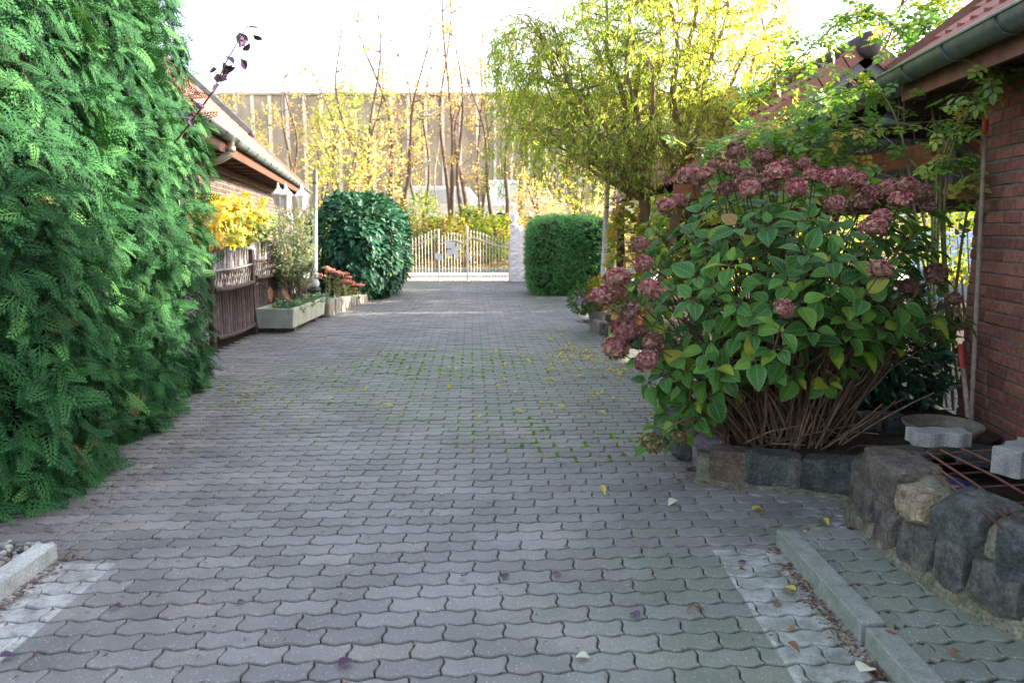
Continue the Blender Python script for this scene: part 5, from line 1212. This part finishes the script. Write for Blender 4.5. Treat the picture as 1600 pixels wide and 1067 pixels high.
for cn in canes:
    K = np.array([at(*q) for q in cn]); K[0][2] = .08
    t = np.linspace(0, len(K)-1, 12*(len(K)-1)+1); pts = []
    for u in t:      # Catmull-Rom
        i = min(int(u), len(K)-2); f = u-i; p0_, p1_, p2_, p3_ = K[max(i-1, 0)], K[i], K[i+1], K[min(i+2, len(K)-1)]
        pts.append(.5*((2*p1_)+(-p0_+p2_)*f+(2*p0_-5*p1_+4*p2_-p3_)*f*f+(-p0_+3*p1_-3*p2_+p3_)*f**3))
    pts = np.array(pts); tb2.tube(pts, np.linspace(.013, .003, len(pts)), 6)
    for j in range(14, len(pts)):
        for _ in range(3 if j > 20 else 1):
            p = pts[j]+rng.normal(0, .035, 3); Pl.append(p); Dl.append((rng.normal(-.2, .8), rng.normal(-.5, .5), rng.uniform(-.7, .5)))
        if rng.random() < .42 and j > 24:
            e = pts[j]+np.array([rng.normal(0, .3), rng.normal(-.1, .2), rng.uniform(-.25, .22)]); tb2.tube([pts[j], (pts[j]+e)/2+np.array([0, 0, .05]), e], [.004, .003, .002], 4)
            for s in (.35, .6, .8, 1): Pl.append(pts[j]+(e-pts[j])*s+rng.normal(0, .02, 3)); Dl.append((rng.normal(-.1, .8), rng.normal(-.4, .5), rng.uniform(-.7, .4)))
n_ = 900
for _ in range(n_):
    x = 1110+350*rng.random()
    if x > 1335 and rng.random() < .8: continue
    yU = np.interp(x, [1110, 1200, 1300, 1400, 1460], [235, 165, 150, 140, 150]); yL = np.interp(x, [1110, 1300, 1350, 1460], [330, 320, 265, 200])
    Pl.append(at(x, yU+(yL-yU)*rng.random()**.9, rng.uniform(6.5, 7.9))); Dl.append((rng.normal(-.2, .8), rng.normal(-.4, .5), rng.uniform(-.7, .4)))
for _ in range(110): Pl.append(at(rng.normal(1455, 22), rng.normal(42, 30), rng.uniform(6.5, 7.0))); Dl.append((rng.normal(-.2, .8), rng.normal(-.4, .5), rng.uniform(-.7, .4)))
tb2.build('stem', m_greenstem, rs, smooth=True)
Pl = np.array(Pl); Dl = np.array(Dl); kk = []
for p in Pl:      # thinner growth over the dark opening and on the bricks
    v = p-np.array([0, 0, CAMH]); q = v[1]*math.cos(PITCH)-v[2]*math.sin(PITCH); px_ = CX+FPX*v[0]/q; py_ = CY-FPX*(v[1]*math.sin(PITCH)+v[2]*math.cos(PITCH))/q
    kk.append(rng.random() > (.68 if 1325 < px_ < 1500 and 150 < py_ < 300 else .6 if px_ > 1505 else 0))
Pl, Dl = Pl[kk], Dl[kk]; N = len(Pl)
b = MB(); b.inst(PIN, np.array(Pl), frames(np.array(Dl), np.array([-.1, -.4, .8])+rdir(N)*.5, rng.uniform(.10, .19, N))); b.build('foliage', m_rose, rs); print('rose', N)
# ================================================================= hydrangea
m_hyd = leafm('hydrangea leaves', [(0, (.016,.066,.020)), (.35, (.034,.125,.030)), (.6, (.080,.20,.034)), (.8, (.17,.27,.03)), (.93, (.24,.27,.03)), (.97, (.40,.30,.04)), (1, (.26,.10,.05))], .34, .46, .28, edge=(.14,.24,.05), vein=.28)
def flowerm(name, stops): return leafm(name, stops, .25, .75, .15)
m_fl = [flowerm('faded pink hydrangea petals', [(0, (.19,.05,.065)), (.3, (.35,.10,.13)), (.55, (.45,.21,.20)), (.82, (.48,.33,.23)), (1, (.32,.22,.12))]),
        flowerm('dusky rose hydrangea petals', [(0, (.20,.06,.075)), (.5, (.38,.17,.165)), (.8, (.38,.24,.17)), (1, (.25,.2,.1))]),
        flowerm('brown dried hydrangea petals', [(0, (.11,.05,.045)), (.5, (.24,.12,.10)), (.85, (.36,.25,.17)), (1, (.26,.08,.10))]),
        flowerm('green brown hydrangea petals', [(0, (.07,.08,.03)), (.5, (.16,.15,.06)), (.85, (.27,.2,.1)), (1, (.2,.07,.06))])]
hy = thing('hydrangea', (1.74, 4.92, .1), 'big hydrangea bush with faded dusky pink flower heads in the stone-edged bed', 'hydrangea')
hc = np.array([1.74, 4.95, 1.16]); hr = np.array([1.10, .85, .76])
heads = [(1040,328,4.9,0),(1005,418,4.7,1),(1000,388,5.0,1),(1015,457,4.45,1),(965,440,4.7,0),(938,470,4.75,0),(985,492,4.6,2),(958,462,4.9,1),(975,520,4.7,1),(1000,524,4.75,2),(962,550,4.7,1),(1010,570,4.5,1),(1022,540,4.6,2),(1018,698,4.25,3),(1060,688,4.5,3),
 (1150,243,5.2,2),(1190,250,5.1,2),(1120,262,5.1,2),(1165,285,4.8,2),(1100,278,5.0,0),(1080,282,5.1,1),(1215,275,4.8,0),(1243,300,4.6,0),(1170,302,4.7,0),(1270,278,4.8,0),(1302,285,4.7,0),(1338,287,4.8,0),(1322,278,5.1,1),(1305,325,4.5,1),(1228,262,5.2,2),(1255,262,5.3,1),
 (1385,302,4.9,1),(1415,298,5.0,1),(1408,318,4.6,0),(1438,308,5.0,2),(1355,310,4.9,1),(1345,322,4.8,2),(1377,346,4.4,1),(1364,360,4.3,0),(1375,428,4.15,1),(1490,472,4.7,2),(1462,432,4.9,2),(1450,328,5.1,2),(1225,488,4.0,1),(1135,300,5.0,2),(1200,292,5.1,2),(1420,455,4.9,2),(1185,268,5.3,2),(1060,320,5.3,1),(1140,268,5.0,2)]
def head_mesh(k):
    b = MB(); n = 230; d = rdir(n); d[:, 2] = np.where(d[:, 2] < -.75, -d[:, 2], d[:, 2]); P = d*np.array([.098, .098, .075])*rng.uniform(.80, 1.10, (n, 1))
    Pt = []; D = []; U = []; R = []
    for i in range(n):
        nn = norm(d[i]+rng.normal(0, .42, 3)); X = norm(np.cross(nn, rng.normal(size=3))); Y = np.cross(nn, X); r0 = np.clip(rng.normal(.42, .28)-.25*d[i][2], 0, 1)
        for a in range(4):
            q = a*PI/2; Pt.append(P[i]); D.append(math.cos(q)*X+math.sin(q)*Y+nn*.25); U.append(nn); R.append(np.clip(r0+rng.normal(0, .14), 0, 1))
    T = (np.array([(0,0,0),(.5,.45,.08),(.28,.98,-.02),(-.28,.98,-.02),(-.5,.45,.08)], float), [(0,1,2,3),(0,3,4)], np.zeros((5, 3)))
    b.inst(T, np.array(Pt), frames(np.array(D), np.array(U), rng.uniform(.014, .022, len(Pt))), np.array(R))
    V = stone_tpl(3, 2, k, .1); b.add(V[0]*np.array([.15, .15, .11]), V[1], m=0, r=.85)
    return b.build('flower_head', [m_fl[k], m_core], hy)
hm = [head_mesh(k) for k in range(4)]; first = [True]*4
st = MB(); LP = []; LDr = []; LU = []; LS = []; LR = []
def shoot(tip, head, nodes=3, base=None, sz=.118, thick=.0055, ro=.35):
    ph = rng.uniform(0, 2*PI); rr = .30*rng.random()**.5
    p0 = np.array([1.76+rr*math.cos(ph), 4.90+.8*rr*math.sin(ph), .10]) if base is None else np.asarray(base)
    p0[:2] += (tip[:2]-np.array([1.74, 4.95]))*.10
    c = np.array([p0[0]*.6+tip[0]*.4, p0[1]*.6+tip[1]*.4, p0[2]*.35+tip[2]*.65]) if tip[2] > .7 else np.array([(p0[0]+tip[0])/2, (p0[1]+tip[1])/2, max(p0[2], tip[2])+.25])
    n = 10; pts = bez(p0, c, tip, n); pts += np.r_[0, np.ones(n-2), 0][:, None]*rng.normal(0, .008, (n, 3))
    st.tube(pts, np.linspace(thick*1.8, thick*.55, n), 6, r=rng.random())
    out = norm(tip-hc)
    for k in range(nodes):
        t = 1-.13*k-.02; p = bez(p0, c, tip, 41)[int(t*40)]; ax = norm(tip-c)
        a = ph+k*PI/2+rng.normal(0, .2); X = norm(np.cross(ax, [0.3, .2, 1])); Y = np.cross(ax, X)
        pair = 2 if (k or head) else 4
        for s in range(pair):
            q = a+s*2*PI/pair; d = math.cos(q)*X+math.sin(q)*Y; d = norm(d+out*.35+ax*.30+np.array([0, 0, -.12])); LP.append(p+d*.03); LDr.append(d)
            LU.append(norm(np.array([0, 0, .9])+out*.65+rng.normal(0, .25, 3))); LS.append(sz*rng.uniform(.75, 1.25)*(1-.08*k)*(.72 if (not head and k == 0 and s > 1) else 1)); LR.append(np.clip(rng.normal(ro, .2), 0, .95))
            st.tube([p, p+d*.035], [.0028, .002], 4)
    if head is not None:
        o = hm[head]
        if not first[head]:
            o = hm[head].copy(); COL.objects.link(o); hang(o, hy)
        first[head] = False
        o.location = tip+np.array([0, 0, .02]); s = rng.uniform(.50, .80)*(.9 if head == 2 else 1)*(.8 if tip[1] < 4.0 else 1); o.scale = (s, s, s*rng.uniform(.9, 1.1)); o.rotation_euler = (out[1]*-.5+rng.normal(0, .2), out[0]*.5, rng.uniform(0, 6))
HD = []
for (x, y, Y, k) in heads:
    tip = at(x, y, Y-.30 if x < 1450 else Y-.1); HD.append(tip); shoot(tip, k, nodes=5, ro=.42, base=(1.45, 4.75, .13) if y > 650 else None)
# leafy shoots without flower
n_s = 0
while n_s < 122:
    d = rdir(1)[0]; f = rng.random()**.4
    tip = hc+d*hr*(.45+.5*f)
    if tip[2] < .62 or (tip[2] < 1.2 and d[1] > .5): continue
    px_ = 800+1200*tip[0]/tip[1]
    if tip[2] < .95 and 1090 < px_ < 1330 and rng.random() < .75: continue
    shoot(tip, None, nodes=int(rng.integers(2, 5)), sz=.108, ro=.34+.13*(tip[2] > 1.6)+.10*(tip[0] < 1.1)); n_s += 1
for (x, y, Y) in ((1085,600,4.35),(1070,575,4.3),(1115,570,4.15),(1130,590,4.15),(1100,545,4.2),(1040,650,4.4),(1060,600,4.5),(1175,515,4.05),(1150,520,4.2),(1205,470,4.05),(1250,470,4.0),(1270,510,4.1),(1330,470,4.1),(1410,470,4.2),(1440,450,4.4),(1350,540,4.3),(1240,590,4.2),(1215,540,4.0),(1290,600,4.3),(1510,500,4.6),(1050,560,4.5),(1035,590,4.5),(1075,630,4.4),(1110,620,4.3),(1360,470,4.2),(1400,500,4.3),(1470,520,4.6),(1330,520,4.2),(1180,560,4.05),(1150,470,4.1),(1230,430,4.05),(1310,440,4.1),(1200,350,4.3),(1260,340,4.3),(1320,360,4.3),(1150,350,4.3),(1110,370,4.4),(1090,330,4.6),(1200,320,4.5),(1420,390,4.5),(1440,360,4.7),(1085,430,4.2),(1110,440,4.15),(1080,465,4.1),(1140,410,4.1),(1010,600,4.55),(1050,655,4.45),(1030,610,4.6),(1300,400,4.0),(1260,390,4.0),(1380,510,4.2),(1450,490,4.4)):
    shoot(at(x, y, Y), None, nodes=2, sz=.125, ro=.42)
for _ in range(90):     # bare canes in the clump
    a = rng.uniform(0, 2*PI); rr = .32*rng.random()**.5; p0 = np.array([1.76+rr*math.cos(a), 4.86+.8*rr*math.sin(a), .08]); q = p0+np.array([(p0[0]-1.76)*1.6+rng.normal(0, .12), (p0[1]-4.86)*1.0+rng.normal(0, .08), rng.uniform(.25, 1.1)])
    st.tube(bez(p0, (p0+q)/2+rng.normal(0, .03, 3), q, 6), np.linspace(.009, .005, 6), 6, r=rng.random())
for _ in range(26):     # broken twigs lying in the clump
    p0 = np.array([1.7+rng.normal(0, .3), 4.62+rng.normal(0, .1), .13+rng.random()*.12]); q = p0+np.array([rng.normal(0, .25), rng.normal(0, .1), rng.uniform(-.02, .2)]); st.tube([p0, (p0+q)/2+rng.normal(0, .02, 3), q], [.005, .004, .003], 5, r=rng.random())
st.build('stem', m_stem, hy, smooth=True)
LP, LDr, LU, LS, LR = (np.array(q) for q in (LP, LDr, LU, LS, LR))
tipc = LP+LDr*LS[:, None]*.5; keep = np.ones(len(LP), bool)      # no leaf covers a flower head
for h in HD:
    hv = h-np.array([0, 0, CAMH]); hl = np.linalg.norm(hv); lv_ = tipc-np.array([0, 0, CAMH]); ll = np.linalg.norm(lv_, axis=1)
    ang_ = np.arccos(np.clip((lv_@hv)/(hl*ll), -1, 1)); keep &= ~((ang_*hl < .09) & (ll < hl+.03))
LP, LDr, LU, LS, LR = LP[keep], LDr[keep], LU[keep], LS[keep], LR[keep]
N = len(LP); yel = rng.random(N) < .05; LR[yel] = rng.uniform(.86, 1, yel.sum())
b = MB(); b.inst(HLEAF, np.array(LP), frames(np.array(LDr), np.array(LU), np.array(LS)), LR); b.build('foliage', m_hyd, hy, smooth=True); print('hyd leaves', N)
# ================================================================= leaves lying about
def ground_leaf(kind):
    T = {'purple': tpl_leaf(5, 4, .36, rng.uniform(.05, .45), rng.uniform(-.1, .3), rng.uniform(.65, .95)), 'yellow': tpl_leaf(5, 4, .26, .35, .25, .8), 'brown': tpl_leaf(5, 4, rng.uniform(.16, .28), rng.uniform(.2, .9), rng.uniform(0, .5), .8), 'pale': tpl_leaf(6, 4, .38, .25, .3, .8)}[kind]
    V = T[0]-np.array([0, .5, -.13]); return V, T[1], T[2]
m_gl = {'purple': leafm('fallen purple leaf', [(0, (.055,.022,.065)), (1, (.11,.055,.12))], .15, .5, .4, vein=.3), 'yellow': leafm('fallen yellow leaf', [(0, (.42,.34,.05)), (1, (.50,.42,.09))], .3, .6, .3, vein=.3),
        'brown': leafm('fallen brown leaf', [(0, (.15,.075,.045)), (1, (.27,.15,.09))], .2, .7, .2, vein=.3), 'pale': leafm('fallen pale leaf', [(0, (.48,.50,.38)), (1, (.60,.60,.48))], .25, .7, .2, vein=.3)}
GL = [(540, 1037, .075, 'purple', 'largest dark purple leaf, at the bottom edge left of the middle'), (725, 904, .05, 'purple', 'left one of three purple leaves in a row in the middle foreground'), (790, 902, .055, 'purple', 'middle one of three purple leaves in a row in the middle foreground'), (871, 898, .05, 'purple', 'right one of three purple leaves in a row in the middle foreground'),
 (992, 963, .06, 'purple', 'purple leaf alone on the paving left of the right white strip'), (181, 950, .05, 'purple', 'curled purple leaf beside the left white painted strip'), (12, 1028, .065, 'purple', 'purple leaf on the left white strip at the picture corner'), (377, 942, .04, 'purple', 'small purple leaf on the left part of the paving'), (1159, 880, .05, 'purple', 'purple leaf on the right white painted strip'),
 (1051, 788, .085, 'pale', 'pale greenish leaf lying on the paving in front of the stone bed'), (942, 771, .075, 'yellow', 'yellow-green leaf alone on the paving left of the hydrangea bed'), (1183, 796, .085, 'yellow', 'yellowish leaf near the end of the right kerb'), (1190, 802, .06, 'brown', 'brown leaf touching the yellowish leaf near the end of the right kerb'),
 (1232, 926, .085, 'yellow', 'olive yellow leaf against the right kerb'), (1352, 1052, .10, 'pale', 'big crumpled pale leaf at the foot of the right kerb'), (1290, 818, .07, 'yellow', 'curled yellow leaf on the paving by the stone wall corner'), (1264, 840, .07, 'pale', 'narrow white leaf near the top end of the right kerb'), (1321, 806, .05, 'brown', 'red-brown leaf close to the corner of the stone wall'),
 (1092, 951, .06, 'brown', 'right one of two brown leaves left of the right white strip'), (1078, 955, .045, 'brown', 'left one of two brown leaves left of the right white strip'), (1215, 945, .06, 'brown', 'brown leaf on the right white strip below the olive leaf'), (1237, 985, .06, 'brown', 'brown leaf near the middle of the right white strip'), (1240, 1018, .065, 'brown', 'brown leaf low on the right white strip'),
 (1392, 989, .06, 'brown', 'brown leaf on the narrow path beside the kerb joint'), (1492, 1024, .06, 'brown', 'brown leaf on the path at the foot of the stone wall'), (1330, 917, .055, 'brown', 'brown leaf on the upper part of the narrow path'), (1208, 832, .05, 'brown', 'brown leaf right at the top end of the right kerb'), (1156, 770, .05, 'brown', 'brown leaf close in front of the basalt edging'), (1062, 752, .05, 'brown', 'dry brown seed-like leaf left of the basalt edging'),
 (910, 1028, .06, 'pale', 'pale tan leaf at the bottom edge right of the middle'), (632, 773, .045, 'brown', 'small brown leaf in the middle of the paving'), (690, 773, .04, 'yellow', 'small tan leaf in the middle of the paving'), (1160, 894, .045, 'brown', 'brown leaf under the purple leaf on the right white strip')]
for (x, y, s, kd, lab) in GL:
    z = .072 if x > 1290 and y > 900 else .004
    c = gp(x, y, z); c[2] += .010; V, F, L = ground_leaf(kd); a = rng.uniform(0, 6); ca_, sa_ = math.cos(a), math.sin(a)
    V = (V*s*.85) @ np.array([[ca_, -sa_, 0], [sa_, ca_, rng.normal(0, .2)], [0, rng.normal(0, .15), 1]]).T; V[:, 2] -= V[:, 2].min()-.001
    tag(MB().add(V, F, r=rng.random(), lc=L).build('fallen_leaf', m_gl[kd], smooth=True, loc=(c[0], c[1], z+.002)), lab, 'leaf')
V, F, L = ground_leaf('yellow'); V = V*.065; V[:, 2] -= V[:, 2].min(); o0 = MB().add(V, F, r=.6, lc=L).build('fallen_leaf', m_gl['yellow'], smooth=True)
tag(o0, 'small yellow willow leaf lying on the paving left of the hydrangea', 'leaf', 'yellow willow leaves scattered under the willow'); n_l = 0
while n_l < 130:
    x = rng.normal(900, 58); y = 545+abs(rng.normal(0, 34)) if rng.random() < .5 else rng.normal(548, 14)
    if n_l > 100: x = rng.uniform(560, 1000); y = rng.uniform(535, 680)
    if not (500 < y < 700) or x > 955+(y-520)*.6: continue
    c = gp(x, y, .004); o = o0 if n_l == 0 else o0.copy()
    if n_l: COL.objects.link(o)
    o.location = c; o.rotation_euler = (rng.normal(0, .15), rng.normal(0, .15), rng.uniform(0, 6)); s = rng.uniform(.7, 1.4); o.scale = (s, s, s); n_l += 1
# needles, leaf crumbs by the right kerb and bed
m_crumb = leafm('brown leaf crumbs', [(0, (.06,.035,.03)), (.6, (.16,.075,.05)), (1, (.30,.19,.10))], .1, .8, .1)
PP = []
for _ in range(900):
    t = rng.random(); y = 2.1+1.35*t; PP.append((1.255-abs(rng.normal(0, .035)), y, .004))
for _ in range(260): PP.append((1.15+rng.normal(0, .12), 4.55+rng.normal(0, .12), .01))
for _ in range(500): PP.append((-2.06+abs(rng.normal(0, .03)), rng.uniform(1.8, 3.4), .003))
for _ in range(700): a = rng.uniform(2.6, 7); PP.append((-2.35+abs(rng.normal(0, .12))-.04*(a-4)**2*.3, a, .006))
for _ in range(500): PP.append((rng.uniform(-1.9, 1.8), rng.uniform(2, 6), .003))
for _ in range(5200):      # needles and crumbs caught in the joints
    j = int(rng.integers(12, 60)); i = int(rng.integers(-16, 10)); u = i*PL+(PL/2 if j % 2 else 0); v = j*PW
    if rng.random() < .5: u += PL/2+rng.normal(0, .004); v += rng.uniform(-.05, .05)
    else: u += rng.uniform(-.11, .11); v += PW/2+rng.normal(0, .004)
    x = u*ca-v*sa; y = u*sa+v*ca
    if in_drive(x, y) and fbm((x*1.1, y*.8, 9), 1) > -.15: PP.append((x, y, -.004))
P = np.array(PP); N = len(P); b = MB(); b.inst(SLEAF, P, frames(rdir(N)*[1, 1, .15], np.array([0, 0, 1])+rdir(N)*.4, rng.uniform(.012, .035, N))); tag(b.build('plant_debris', m_crumb), 'fine brown needles and leaf crumbs along kerbs and joints', 'debris', kind='stuff')
# ================================================================= light, sky, camera
AZ, EL = math.radians(76), math.radians(20)
sd_ = Vector((math.cos(EL)*math.sin(AZ), math.cos(EL)*math.cos(AZ), math.sin(EL)))
L = bpy.data.lights.new('sun', 'SUN'); L.energy = 4.8; L.angle = math.radians(.53); L.color = (1, .90, .74)
so = bpy.data.objects.new('sun', L); COL.objects.link(so); so.rotation_euler = (-sd_).to_track_quat('-Z', 'Y').to_euler(); so.location = (20, 10, 15)
W = bpy.data.worlds.new('World'); sc.world = W; W.use_nodes = True; nt = W.node_tree; bg = nt.nodes['Background']
sky = nt.nodes.new('ShaderNodeTexSky'); sky.sky_type = 'NISHITA'; sky.sun_disc = False; sky.sun_elevation = EL; sky.sun_rotation = AZ; sky.air_density = 1.0; sky.dust_density = 2.5; sky.ozone_density = 1.0
hs_ = nt.nodes.new('ShaderNodeHueSaturation'); hs_.inputs['Saturation'].default_value = .60; nt.links.new(sky.outputs[0], hs_.inputs['Color']); nt.links.new(hs_.outputs[0], bg.inputs[0]); bg.inputs[1].default_value = .15
cd = bpy.data.cameras.new('camera'); cd.lens = 27; cd.sensor_width = 36; cd.clip_end = 2000; cd.clip_start = .05
cd.dof.use_dof = True; cd.dof.focus_distance = 4.6; cd.dof.aperture_fstop = 3.5
co = bpy.data.objects.new('camera', cd); COL.objects.link(co); co.location = (0, 0, CAMH); co.rotation_euler = (PI/2-PITCH, 0, 0); sc.camera = co
sc.view_settings.view_transform = 'Standard'; sc.view_settings.look = 'None'; sc.view_settings.exposure = 2.65; sc.view_settings.gamma = 1; sc.view_settings.use_curve_mapping = False
sc.cycles.max_bounces = 8; sc.cycles.transmission_bounces = 6; sc.cycles.diffuse_bounces = 4
